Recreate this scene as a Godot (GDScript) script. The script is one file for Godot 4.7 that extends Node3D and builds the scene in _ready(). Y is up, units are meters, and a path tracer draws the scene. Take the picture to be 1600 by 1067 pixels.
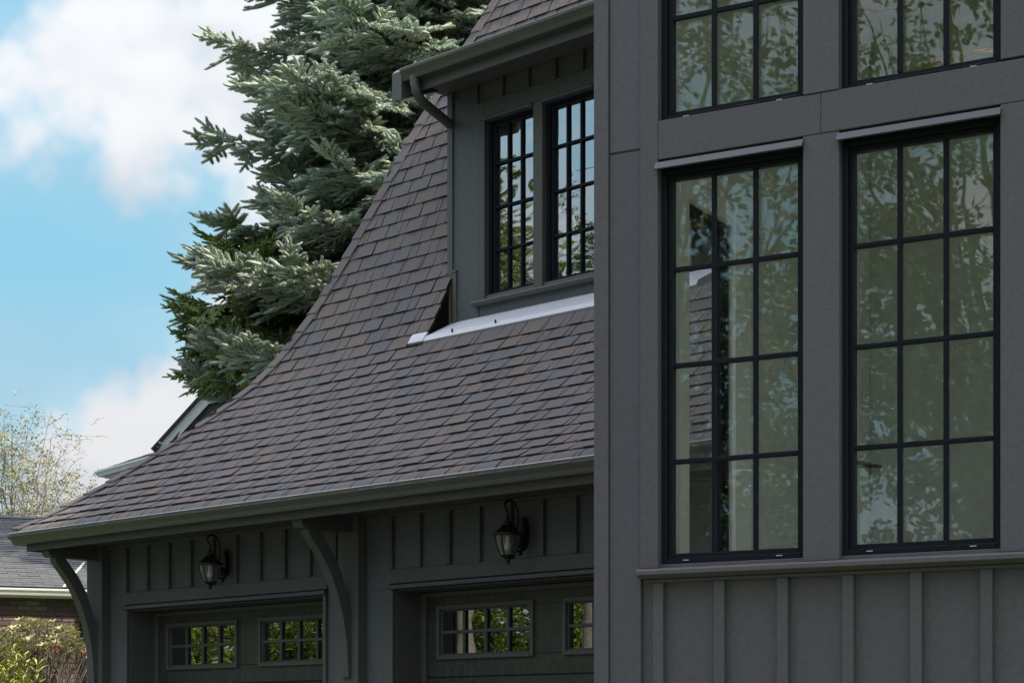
extends Node3D

const YAW := 44.0608            # camera heading in degrees; the garage wall runs along world x
const FOCAL := 3000.0           # focal length for a picture 1600 wide
const CAM := Vector3(14.939, 1.15, 10.12)
const BAY_AT := Vector3(8.732, 0, 3.134)
const BAY_TURN := 14.549

var M := {}
var T := {}
var cache := {}
var rng := RandomNumberGenerator.new()
var house: Node3D
var bay := Transform3D()

# ------------------------------------------------------------------ mesh helpers
class MB:
	var v := PackedVector3Array()
	var n := PackedVector3Array()
	var c := PackedColorArray()
	var col := Color.WHITE
	func tri3(a: Vector3, b: Vector3, d: Vector3, na: Vector3, nb: Vector3, nd: Vector3) -> void:
		if (b - a).cross(d - a).dot(na + nb + nd) > 0.0:
			v.append(a); v.append(d); v.append(b); n.append(na); n.append(nd); n.append(nb)
		else:
			v.append(a); v.append(b); v.append(d); n.append(na); n.append(nb); n.append(nd)
		c.append(col); c.append(col); c.append(col)
	func tri(a: Vector3, b: Vector3, d: Vector3, nn: Vector3) -> void:
		tri3(a, b, d, nn, nn, nn)
	func quad(a: Vector3, b: Vector3, d: Vector3, e: Vector3, nn := Vector3.ZERO) -> void:
		var k := nn
		if k == Vector3.ZERO:
			k = (b - a).cross(d - a)
			if k.length() < 1e-12: k = (d - a).cross(e - a)
			k = k.normalized()
		tri(a, b, d, k); tri(a, d, e, k)
	func mesh(colours := false) -> ArrayMesh:
		var arr := []
		arr.resize(Mesh.ARRAY_MAX)
		arr[Mesh.ARRAY_VERTEX] = v
		arr[Mesh.ARRAY_NORMAL] = n
		if colours: arr[Mesh.ARRAY_COLOR] = c
		var m := ArrayMesh.new()
		m.add_surface_from_arrays(Mesh.PRIMITIVE_TRIANGLES, arr)
		return m

func add_box(mb: MB, at: Vector3, size: Vector3, b := 0.003, turn := Basis()) -> void:
	var h := size / 2.0
	b = minf(b, minf(h.x, minf(h.y, h.z)) * 0.6)
	var cs := []
	for i in 8:
		var s := Vector3(-1 if i & 1 else 1, -1 if i & 2 else 1, -1 if i & 4 else 1)
		var trio := []
		for ax in 3:
			var p := Vector3(s.x * (h.x - b), s.y * (h.y - b), s.z * (h.z - b))
			p[ax] = s[ax] * h[ax]
			trio.append(at + turn * p)
		cs.append([trio, s])
	for ax in 3:
		var o1 := (ax + 1) % 3
		var o2 := (ax + 2) % 3
		for sg in 2:
			var base := (1 << ax) * sg
			var i0 := base
			var i1 := base | (1 << o1)
			var i2 := base | (1 << o1) | (1 << o2)
			var i3 := base | (1 << o2)
			var nn := Vector3.ZERO
			nn[ax] = cs[i0][1][ax]
			mb.quad(cs[i0][0][ax], cs[i1][0][ax], cs[i2][0][ax], cs[i3][0][ax], turn * nn)
		for k in 4:
			var e0 := ((k & 1) << o1) | ((k >> 1) << o2)
			var e1 := e0 | (1 << ax)
			var ne := Vector3.ZERO
			ne[o1] = cs[e0][1][o1]
			ne[o2] = cs[e0][1][o2]
			mb.quad(cs[e0][0][o1], cs[e1][0][o1], cs[e1][0][o2], cs[e0][0][o2], turn * ne.normalized())
	for i in 8:
		mb.tri(cs[i][0][0], cs[i][0][1], cs[i][0][2], turn * (cs[i][1] as Vector3).normalized())

func box_mesh(size: Vector3, b := 0.003) -> ArrayMesh:
	var key := "b%.4f_%.4f_%.4f_%.4f" % [size.x, size.y, size.z, b]
	if not cache.has(key):
		var mb := MB.new()
		add_box(mb, Vector3.ZERO, size, b)
		cache[key] = mb.mesh()
	return cache[key]

# polygon (x, y) pushed along z from z0 to z1
func add_extrude(mb: MB, poly: PackedVector2Array, z0: float, z1: float, tf := Transform3D()) -> void:
	var idx := Geometry2D.triangulate_polygon(poly)
	for zz in [z0, z1]:
		var nn := Vector3(0, 0, 1 if (zz > minf(z0, z1)) else -1)
		for i in range(0, idx.size(), 3):
			var p := []
			for k in 3: p.append(tf * Vector3(poly[idx[i + k]].x, poly[idx[i + k]].y, zz))
			mb.tri(p[0], p[1], p[2], (tf.basis * nn).normalized())
	var ccw := not Geometry2D.is_polygon_clockwise(poly)
	for i in poly.size():
		var a := poly[i]
		var b := poly[(i + 1) % poly.size()]
		var d := (b - a).normalized()
		var nn := Vector3(d.y, -d.x, 0) * (1.0 if ccw else -1.0)
		mb.quad(tf * Vector3(a.x, a.y, z0), tf * Vector3(b.x, b.y, z0), tf * Vector3(b.x, b.y, z1), tf * Vector3(a.x, a.y, z1), (tf.basis * nn).normalized())

func add_lathe(mb: MB, prof: Array, segs: int, at := Vector3.ZERO, smooth := true) -> void:
	for i in prof.size() - 1:
		var p: Vector2 = prof[i]
		var q: Vector2 = prof[i + 1]
		var d := (q - p).normalized()
		for s in segs:
			var a0 := TAU * s / segs
			var a1 := TAU * (s + 1) / segs
			var am := (a0 + a1) / 2.0
			var f := func(r: Vector2, a: float) -> Vector3: return at + Vector3(r.x * cos(a), r.y, r.x * sin(a))
			var nf := func(a: float) -> Vector3: return Vector3(-d.y * cos(a), d.x, -d.y * sin(a)) * (-1.0 if d.y > 0 or (d.y == 0 and d.x < 0) else 1.0)
			var g := func(a: float) -> Vector3:
				var nn := Vector3(absf(d.y) * cos(a), -d.x * signf(d.y) if d.y != 0.0 else 1.0, absf(d.y) * sin(a))
				return nn.normalized()
			var n0: Vector3 = g.call(a0 if smooth else am)
			var n1: Vector3 = g.call(a1 if smooth else am)
			mb.tri3(f.call(p, a0), f.call(p, a1), f.call(q, a1), n0, n1, n1)
			mb.tri3(f.call(p, a0), f.call(q, a1), f.call(q, a0), n0, n1, n0)

func add_tube(mb: MB, path: PackedVector3Array, radii: PackedFloat32Array, segs := 6) -> void:
	var rings := []
	var norms := []
	var up := Vector3(0.31, 0.9, 0.27).normalized()
	for i in path.size():
		var d := (path[mini(i + 1, path.size() - 1)] - path[maxi(i - 1, 0)]).normalized()
		var a := d.cross(up)
		if a.length() < 0.05: a = d.cross(Vector3(1, 0, 0.2))
		a = a.normalized()
		var b := a.cross(d).normalized()
		var ring := PackedVector3Array()
		var nr := PackedVector3Array()
		for s in segs:
			var w := TAU * s / segs
			var o := a * cos(w) + b * sin(w)
			nr.append(o)
			ring.append(path[i] + o * radii[i])
		rings.append(ring)
		norms.append(nr)
	for i in path.size() - 1:
		for s in segs:
			var t := (s + 1) % segs
			mb.tri3(rings[i][s], rings[i][t], rings[i + 1][t], norms[i][s], norms[i][t], norms[i + 1][t])
			mb.tri3(rings[i][s], rings[i + 1][t], rings[i + 1][s], norms[i][s], norms[i + 1][t], norms[i + 1][s])
	for e in [0, path.size() - 1]:
		var other := 1 if e == 0 else path.size() - 2
		var nn := (path[e] - path[other]).normalized()
		for s in segs:
			mb.tri(path[e], rings[e][s], rings[e][(s + 1) % segs], nn)

func put(parent: Node3D, called: String, mesh: Mesh, mat: Material, tf := Transform3D()) -> MeshInstance3D:
	var o := MeshInstance3D.new()
	o.name = called
	o.mesh = mesh
	o.material_override = mat
	o.transform = tf
	parent.add_child(o, true)
	return o

# a board between two corners of its own frame
func board(parent: Node3D, called: String, a: Vector3, b: Vector3, mat: Material, frame := Transform3D(), bevel := 0.003) -> MeshInstance3D:
	if M.tones.has(mat): mat = M.tones[mat][rng.randi_range(0, 3)]
	var lo := Vector3(minf(a.x, b.x), minf(a.y, b.y), minf(a.z, b.z))
	var hi := Vector3(maxf(a.x, b.x), maxf(a.y, b.y), maxf(a.z, b.z))
	return put(parent, called, box_mesh(hi - lo, bevel), mat, frame * Transform3D(Basis(), (lo + hi) / 2.0))

func thing(called: String, label: String, category: String, at := Vector3.ZERO, turn := 0.0, group := "") -> Node3D:
	var o := Node3D.new()
	o.name = called
	add_child(o, true)
	o.position = at
	o.rotation_degrees.y = turn
	o.set_meta("label", label)
	o.set_meta("category", category)
	if group: o.set_meta("group", group)
	return o

func part(parent: Node3D, called: String, tf := Transform3D()) -> Node3D:
	var o := Node3D.new()
	o.name = called
	o.transform = tf
	parent.add_child(o, true)
	return o

# where a thing stands: bearing read off the picture (1600 wide) and its distance along the view
func at(px: float, py: float, depth: float) -> Vector3:
	var b := Basis(Vector3.UP, deg_to_rad(YAW))
	return CAM + b * Vector3((px - 800.0) / FOCAL * depth, (1145.0 - py) / FOCAL * depth, -depth)

func ground_at(px: float, depth: float) -> Vector3:
	var p := at(px, 1145.0, depth)
	p.y = 0.0
	return p

# ------------------------------------------------------------------ materials
func lin(r: float, g: float, b: float) -> Color:
	return Color(r, g, b).linear_to_srgb()

func noise_image(size: int, freq: float, octaves: int, seed_: int, lo: float, hi: float, kind := FastNoiseLite.TYPE_SIMPLEX_SMOOTH) -> Image:
	var f := FastNoiseLite.new()
	f.noise_type = kind
	f.seed = seed_
	f.frequency = freq
	f.fractal_octaves = octaves
	var im := f.get_seamless_image(size, size)
	im.convert(Image.FORMAT_RGB8)
	im.adjust_bcs(1.0, 1.0, 1.0)
	var d := im.get_data()
	for i in d.size(): d[i] = int(lerpf(lo, hi, d[i] / 255.0) * 255.0)
	return Image.create_from_data(size, size, false, Image.FORMAT_RGB8, d)

func tex(im: Image) -> ImageTexture:
	im.generate_mipmaps()
	return ImageTexture.create_from_image(im)

func bump(im: Image, strength: float) -> ImageTexture:
	var b: Image = im.duplicate()
	b.convert(Image.FORMAT_RGBA8)
	b.bump_map_to_normal_map(strength)
	return ImageTexture.create_from_image(b)

func streaks(size: int, seed_: int, lo: float, hi: float) -> Image:   # long fibres running along v
	var f := FastNoiseLite.new()
	f.seed = seed_
	f.frequency = 0.05
	f.fractal_octaves = 3
	var im := Image.create(size, size, false, Image.FORMAT_RGB8)
	for y in size:
		for x in size:
			var a := TAU * x / size
			var b := TAU * y / size
			var s := 0.5 + 0.5 * f.get_noise_3d(cos(a) * size * 0.16 * 2.0, sin(a) * size * 0.16 * 2.0, sin(b) * 14.0 + cos(b) * 9.0)
			var k := lerpf(lo, hi, clampf(s, 0, 1))
			im.set_pixel(x, y, Color(k, k, k))
	return im

func mat(col: Color, rough := 0.6, colour_tex: Texture2D = null, normal_tex: Texture2D = null, scale := 1.0, depth := 0.5) -> StandardMaterial3D:
	var m := StandardMaterial3D.new()
	m.albedo_color = col
	m.roughness = rough
	if colour_tex: m.albedo_texture = colour_tex
	if normal_tex:
		m.normal_enabled = true
		m.normal_texture = normal_tex
		m.normal_scale = depth
	if colour_tex or normal_tex:
		m.uv1_triplanar = true
		m.uv1_world_triplanar = true
		m.uv1_scale = Vector3.ONE * scale
	return m

func leaf_mat(rough := 0.6, back := 0.25) -> StandardMaterial3D:
	var m := StandardMaterial3D.new()
	m.albedo_color = Color.WHITE
	m.vertex_color_use_as_albedo = true
	m.roughness = rough
	m.cull_mode = BaseMaterial3D.CULL_DISABLED
	m.backlight_enabled = back > 0.0
	m.backlight = Color(back, back, back * 0.6)
	return m

func make_materials() -> void:
	var fine := noise_image(512, 0.035, 5, 3, 0.88, 1.0)
	var blotch := noise_image(512, 0.012, 5, 9, 0.74, 1.0)
	var speck := noise_image(512, 0.22, 3, 21, 0.45, 1.0)
	var grain := streaks(256, 5, 0.72, 1.0)
	T.fine = tex(fine); T.blotch = tex(blotch); T.speck = tex(speck); T.grain = tex(grain)
	T.n_fine = bump(noise_image(512, 0.09, 4, 31, 0.0, 1.0), 3.0)
	T.n_speck = bump(noise_image(512, 0.2, 3, 41, 0.0, 1.0), 5.0)
	T.n_grain = bump(streaks(256, 6, 0.0, 1.0), 3.0)
	T.n_wave = bump(noise_image(256, 0.012, 2, 51, 0.0, 1.0), 6.0)
	M.bay_trim = mat(lin(0.107, 0.098, 0.114), 0.55, T.fine, T.n_fine, 1.6, 0.2)
	M.bay_siding = mat(lin(0.092, 0.093, 0.113), 0.55, T.fine, T.n_grain, 1.3, 0.2)
	M.paint = mat(lin(0.112, 0.111, 0.105), 0.5, T.fine, T.n_fine, 1.5, 0.2)
	M.siding = mat(lin(0.118, 0.126, 0.136), 0.5, T.fine, T.n_grain, 1.2, 0.35)  # bluer and lighter: sky light on the flat boards put into the colour
	M.door = mat(lin(0.080, 0.082, 0.066), 0.48, T.grain, T.n_grain, 1.1, 0.6)
	M.door.uv1_scale = Vector3(0.6, 3.0, 0.6)
	M.bay_panel = mat(lin(0.100, 0.091, 0.105), 0.55, T.fine, T.n_grain, 1.3, 0.28)
	M.gutter = mat(lin(0.102, 0.102, 0.090), 0.34, T.fine, null, 0.8)  # olive cast of the green surroundings put into the base colour
	M.gutter.metallic_specular = 0.45
	M.frame = mat(lin(0.012, 0.014, 0.020), 0.38)
	M.frame.metallic_specular = 0.22
	for k in ["paint", "siding", "door"]: M[k].metallic_specular = 0.35
	M.cap = mat(lin(0.066, 0.070, 0.090), 0.40)
	M.flashing = mat(lin(0.60, 0.60, 0.68), 0.42)
	M.deck = mat(lin(0.05, 0.043, 0.04), 0.9, T.fine, null, 2.0)
	M.raw_wood = mat(lin(0.22, 0.17, 0.13), 0.9, T.grain, T.n_grain, 2.5, 1.0)
	# boards from different batches take the same paint a little differently
	M.tones = {}
	for k in ["bay_trim", "bay_siding", "bay_panel", "paint", "siding"]:
		var set_ := []
		for q in [0.94, 0.98, 1.02, 1.06]:
			var v: StandardMaterial3D = M[k].duplicate()
			var l: Color = v.albedo_color.srgb_to_linear() * q
			v.albedo_color = Color(l.r, l.g, l.b).linear_to_srgb()
			set_.append(v)
		M.tones[M[k]] = set_
	M.iron = mat(lin(0.012, 0.011, 0.012), 0.42, T.fine, T.n_fine, 6.0, 0.4)
	M.screw = mat(lin(0.02, 0.02, 0.022), 0.5)
	M.vent = mat(lin(0.5, 0.52, 0.55), 0.4)
	M.shingle = []
	for c in [[0.30, 0.25, 0.255], [0.275, 0.24, 0.258], [0.255, 0.242, 0.27], [0.315, 0.256, 0.25], [0.285, 0.245, 0.255], [0.25, 0.226, 0.245]]:
		M.shingle.append(mat(lin(c[0], c[1], c[2]), 0.88, T.speck, T.n_speck, 2.3, 0.55))
		M.shingle[-1].vertex_color_use_as_albedo = true
	M.pane = StandardMaterial3D.new()
	M.pane.transparency = BaseMaterial3D.TRANSPARENCY_ALPHA
	M.pane.albedo_color = Color(0.02, 0.03, 0.025, 0.02)
	M.pane.roughness = 0.0
	M.pane.metallic_specular = 0.5
	M.pane.normal_enabled = true
	M.pane.normal_texture = T.n_wave
	M.pane.normal_scale = 0.012
	M.pane.uv1_triplanar = true
	M.pane.uv1_world_triplanar = true
	M.pane.uv1_scale = Vector3.ONE * 0.7
	M.pane_clear = M.pane.duplicate()
	# coated reflective glass of the dormer and the door lights
	M.pane_old = mat(lin(0.50, 0.50, 0.50), 0.0, null, T.n_wave, 0.5, 0.09)
	M.pane_old.metallic = 1.0
	M.pane_old.uv1_scale = Vector3(0.5, 1.1, 0.5)
	M.pane_door = mat(lin(0.36, 0.36, 0.36), 0.0, null, T.n_wave, 0.7, 0.012)
	M.pane_door.metallic = 1.0
	M.lamp_glass = M.pane.duplicate()
	M.lamp_glass.metallic_specular = 0.5
	M.lamp_glass.albedo_color = Color(0.55, 0.55, 0.5, 0.22)
	M.lamp_glass.normal_scale = 0.8
	M.lamp_glass.uv1_scale = Vector3.ONE * 9.0
	M.bulb = mat(lin(0.7, 0.7, 0.68), 0.2)
	M.room = mat(lin(0.79, 0.86, 0.78), 0.8, T.fine, null, 0.5)  # pale green puts the tint of the window glass into the wall colour
	M.room_trim = mat(lin(0.84, 0.88, 0.83), 0.5)  # same glass tint put into the trim colour
	M.room_dark = mat(lin(0.55, 0.55, 0.53), 0.9)
	M.room_floor = mat(lin(0.72, 0.70, 0.64), 0.5, T.grain, null, 1.0)
	M.brass = mat(lin(0.75, 0.52, 0.18), 0.25)
	M.brass.metallic = 0.9
	M.white = mat(lin(0.72, 0.74, 0.74), 0.4, T.fine, null, 0.7)
	M.far_wall = mat(lin(0.12, 0.125, 0.13), 0.8, T.fine, null, 1.0)
	M.far_edge = mat(lin(0.03, 0.03, 0.033), 0.8)
	M.far_shingle = []
	for c in [[0.22, 0.23, 0.255], [0.19, 0.20, 0.225], [0.25, 0.255, 0.275], [0.21, 0.212, 0.23]]:
		M.far_shingle.append(mat(lin(c[0], c[1], c[2]), 0.9, T.speck, T.n_speck, 2.0, 0.5))
	M.mortar = mat(lin(0.30, 0.27, 0.25), 0.95, T.speck, null, 2.0)
	M.brick = []
	for c in [[0.30, 0.20, 0.165], [0.36, 0.26, 0.22], [0.24, 0.155, 0.125], [0.40, 0.31, 0.27], [0.20, 0.145, 0.13]]:
		M.brick.append(mat(lin(c[0], c[1], c[2]), 0.92, T.speck, T.n_speck, 3.0, 0.6))
	M.grass = mat(lin(0.115, 0.165, 0.04), 0.95, T.blotch, T.n_speck, 0.3, 0.8)
	M.drive = mat(lin(0.20, 0.20, 0.19), 0.9, T.speck, T.n_speck, 0.8, 0.5)
	M.bark = mat(lin(0.085, 0.065, 0.05), 0.95, T.speck, T.n_speck, 3.0, 1.0)
	M.bark_pale = mat(lin(0.30, 0.28, 0.25), 0.9, T.blotch, T.n_speck, 3.0, 0.8)
	M.twig = mat(lin(0.30, 0.25, 0.21), 0.9, T.speck, null, 4.0)
	M.needle = leaf_mat(0.55, 0.4)
	M.leaf = leaf_mat(0.5, 0.45)
	M.bin = mat(lin(0.55, 0.56, 0.58), 0.45)
	M.bin_lid = mat(lin(0.05, 0.12, 0.5), 0.4)

# ------------------------------------------------------------------ camera, sky, sun
func make_view() -> void:
	var cam := Camera3D.new()
	cam.name = "camera"
	add_child(cam)
	cam.position = CAM
	cam.rotation_degrees = Vector3(0, YAW, 0)
	cam.projection = Camera3D.PROJECTION_FRUSTUM
	cam.near = 0.1
	cam.far = 600.0
	cam.size = 0.1 * 1067.0 / FOCAL
	cam.frustum_offset = Vector2(0, 0.1 * (1145.0 - 533.5) / FOCAL)
	cam.current = true
	var env := Environment.new()
	env.background_mode = Environment.BG_SKY
	env.tonemap_mode = Environment.TONE_MAPPER_LINEAR
	env.tonemap_exposure = 1.42
	env.sdfgi_enabled = true
	env.ssao_enabled = true
	env.ssil_enabled = true
	var sky := Sky.new()
	var pm := PanoramaSkyMaterial.new()
	pm.panorama = sky_texture()
	sky.sky_material = pm
	env.sky = sky
	var we := WorldEnvironment.new()
	we.name = "world_environment"
	we.environment = env
	add_child(we)
	var sun := DirectionalLight3D.new()
	sun.name = "sun"
	add_child(sun)
	var el := deg_to_rad(41.0)
	var h := Vector3(0.965, 0, -0.262).normalized()
	var to_sun := h * cos(el) + Vector3.UP * sin(el)
	sun.look_at_from_position(Vector3.ZERO, -to_sun, Vector3.UP)
	sun.light_energy = 1.5
	sun.light_color = Color(1.0, 0.95, 0.86)
	sun.light_angular_distance = 1.5
	sun.shadow_enabled = true

func sky_texture() -> ImageTexture:
	var w := 3072
	var hh := 1536
	var im := Image.create(w, hh, false, Image.FORMAT_RGBF)
	var f := FastNoiseLite.new()
	f.seed = 12
	f.frequency = 1.9
	f.fractal_octaves = 5
	f.fractal_gain = 0.5
	var g := FastNoiseLite.new()
	g.seed = 77
	g.frequency = 5.0
	g.fractal_octaves = 4
	var inv := Basis(Vector3.UP, deg_to_rad(-YAW))
	var white := Vector3(0.635, 0.645, 0.665)
	var grey := Vector3(0.475, 0.50, 0.54)
	for y in hh:
		var th := PI * (y + 0.5) / hh
		var el := PI / 2 - th
		if el < -0.05:
			for x in range(w): im.set_pixel(x, y, Color(0.16, 0.17, 0.15))
			continue
		var k := clampf(el / 1.2, 0, 1)
		var low := Vector3(0.315, 0.55, 0.655).lerp(Vector3(0.18, 0.445, 0.595), smoothstep(0.02, 0.2, el))
		var blue := low.lerp(Vector3(0.10, 0.30, 0.62), smoothstep(0.15, 1.2, el))
		for x in range(w):
			var az := TAU * ((x + 0.5) / w)
			var d := Vector3(sin(az) * cos(el), sin(el), -cos(az) * cos(el))
			var q := inv * d                      # heading-based coordinates: q.x right, -q.z ahead
			var s := Vector3(d.x, d.y * 2.2, d.z)
			var cov := f.get_noise_3dv(s) * 1.1 + 0.30 + 0.35 * smoothstep(0.3, 0.9, el)
			# the two cloud banks and the blue reach that the photograph shows over the neighbour's roof
			if q.z < -0.2:
				var u := q.x / -q.z
				var e := q.y / -q.z
				var near := clampf(1.0 - maxf(absf(u + 0.2) - 0.16, 0.0) * 6.0, 0.0, 1.0) * clampf(1.0 - maxf(absf(e - 0.21) - 0.22, 0.0) * 6.0, 0.0, 1.0)
				if near > 0.0:
					var upper := smoothstep(0.225, 0.335, e + (u + 0.2) * 0.22) - 1.1 * smoothstep(0.345, 0.40, e - (u + 0.25) * 0.75)
					var lower := 1.0 - smoothstep(0.14, 0.205, e - (u + 0.22) * 0.36)
					lower *= smoothstep(-0.31, -0.235, u)
					var right := smoothstep(-0.205, -0.125, u)
					var want := maxf(maxf(upper, lower * 1.12), right) * 0.9 - 0.28
					cov = lerpf(cov, want + 0.55 * f.get_noise_3dv(d * 5.0) + 0.32 * g.get_noise_3dv(d * 9.0), near)
			var a := maxf(smoothstep(-0.2, 0.62, cov), 0.10 + 0.30 * smoothstep(-0.4, 0.5, g.get_noise_3dv(s * 0.55 + Vector3(3, 1, 2))))
			var body := grey.lerp(white, smoothstep(-0.35, 0.45, g.get_noise_3dv(s * 0.8) + 0.25 * cov))
			var col := blue.lerp(body * (0.86 + 2.15 * pow(sin(el), 2.0)), a)      # cloud decks are brightest overhead
			im.set_pixel(x, y, Color(col.x, col.y, col.z))
	return ImageTexture.create_from_image(im)

# ------------------------------------------------------------------ garage roof
# roof profile: distance in from the eave edge, height
const ZE := 0.76
const XE := -0.46
var prof := PackedVector2Array()
var prof_s := PackedFloat32Array()

func make_profile() -> void:
	var zy := [[0.766, 2.920], [0.757, 2.950], [0.728, 2.985], [0.675, 3.018], [0.60, 3.062], [0.35, 3.235], [0.1, 3.435], [-0.2, 3.70], [-0.5, 3.985], [-0.8, 4.31], [-1.0, 4.62], [-1.2, 5.02], [-1.4, 5.50], [-1.6, 6.02], [-1.8, 6.54], [-2.0, 7.02], [-2.2, 7.48], [-2.4, 7.94], [-2.7, 8.62], [-2.9, 9.07]]
	var c := Curve2D.new()
	for i in zy.size():
		var p := Vector2(ZE - zy[i][0], zy[i][1])
		var a := Vector2(ZE - zy[maxi(i - 1, 0)][0], zy[maxi(i - 1, 0)][1])
		var b := Vector2(ZE - zy[mini(i + 1, zy.size() - 1)][0], zy[mini(i + 1, zy.size() - 1)][1])
		var t := (b - a).normalized()
		c.add_point(p, -t * p.distance_to(a) / 3.0, t * p.distance_to(b) / 3.0)
	c.bake_interval = 0.02
	prof = c.get_baked_points()
	var s := 0.0
	for i in prof.size():
		if i: s += prof[i].distance_to(prof[i - 1])
		prof_s.append(s)

func P(s: float) -> Vector2:
	if s <= 0.0: return prof[0]
	var i := prof_s.bsearch(s)
	if i >= prof.size(): return prof[prof.size() - 1]
	var t := (s - prof_s[i - 1]) / maxf(prof_s[i] - prof_s[i - 1], 1e-6)
	return prof[i - 1].lerp(prof[i], t)

func PN(s: float) -> Vector2:      # outward normal (away from the roof), in (inward, up)
	var d := (P(s + 0.03) - P(maxf(s - 0.03, 0.0))).normalized()
	return Vector2(-d.y, d.x)

func x_right(z: float) -> float:   # where the roof dies into the side wall of the bay
	return 8.732 - 0.2595 * (3.134 - z) - 0.03

# one shingle in roof coordinates: x along the eave, the rest from the profile; xo is where x is measured from
func shingle_mesh(mb: MB, s0: float, s1: float, b0: float, b1: float, t0: float, t1: float, thick_from: float, thick_to: float, lift: float) -> void:
	# laminated shingle: a thick tab stands proud of the thinner rest
	var cuts := [b0]
	for q in [thick_from, thick_to]:
		if q > b0 + 0.012 and q < b1 - 0.012: cuts.append(q)
	cuts.append(b1)
	for i in cuts.size() - 1:
		var m: float = (cuts[i] + cuts[i + 1]) / 2.0
		var thick := m > thick_from and m < thick_to
		var ua := maxf(cuts[i], t0) if i == 0 else maxf(cuts[i], t0)
		var ub := minf(cuts[i + 1], t1)
		if ub - ua < 0.001: ub = ua + 0.001
		shingle_tab(mb, s0 - (0.0 if thick else -0.004), s1, cuts[i], cuts[i + 1], ua, ub, lift if thick else lift * 0.74)

func shingle_tab(mb: MB, s0: float, s1: float, b0: float, b1: float, t0: float, t1: float, lift: float) -> void:
	var segs := 4 if s0 < 0.05 else 2
	var rows := []
	for i in segs + 1:
		var t := float(i) / segs
		var s := lerpf(s0, s1, t)
		var p := P(s)
		var nn := PN(s)
		p += nn * lerpf(lift, 0.003, t)
		rows.append([Vector3(lerpf(b0, t0, t), p.y, ZE - p.x), Vector3(lerpf(b1, t1, t), p.y, ZE - p.x), Vector3(0, nn.y, -nn.x)])
	for i in segs:
		var a: Array = rows[i]
		var b: Array = rows[i + 1]
		mb.col = Color.WHITE
		mb.tri3(a[0], a[1], b[1], a[2], a[2], b[2])
		mb.tri3(a[0], b[1], b[0], a[2], b[2], b[2])
		mb.col = Color(0.16, 0.15, 0.15)          # asphalt cut edges, darkened to paint in the shade line under each course
		for e in 2:
			var nx := Vector3(-1 if e == 0 else 1, 0, 0)
			mb.quad(a[e], b[e], b[e] - b[2] * 0.008, a[e] - a[2] * (lift + 0.002), nx)
	var n0: Vector3 = rows[0][2]
	var face := Vector3(0, P(s0).y - P(s0 + 0.05).y, P(s0 + 0.05).x - P(s0).x).normalized()
	mb.quad(rows[0][0], rows[0][1], rows[0][1] - n0 * (lift + 0.002), rows[0][0] - n0 * (lift + 0.002), face)

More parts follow.
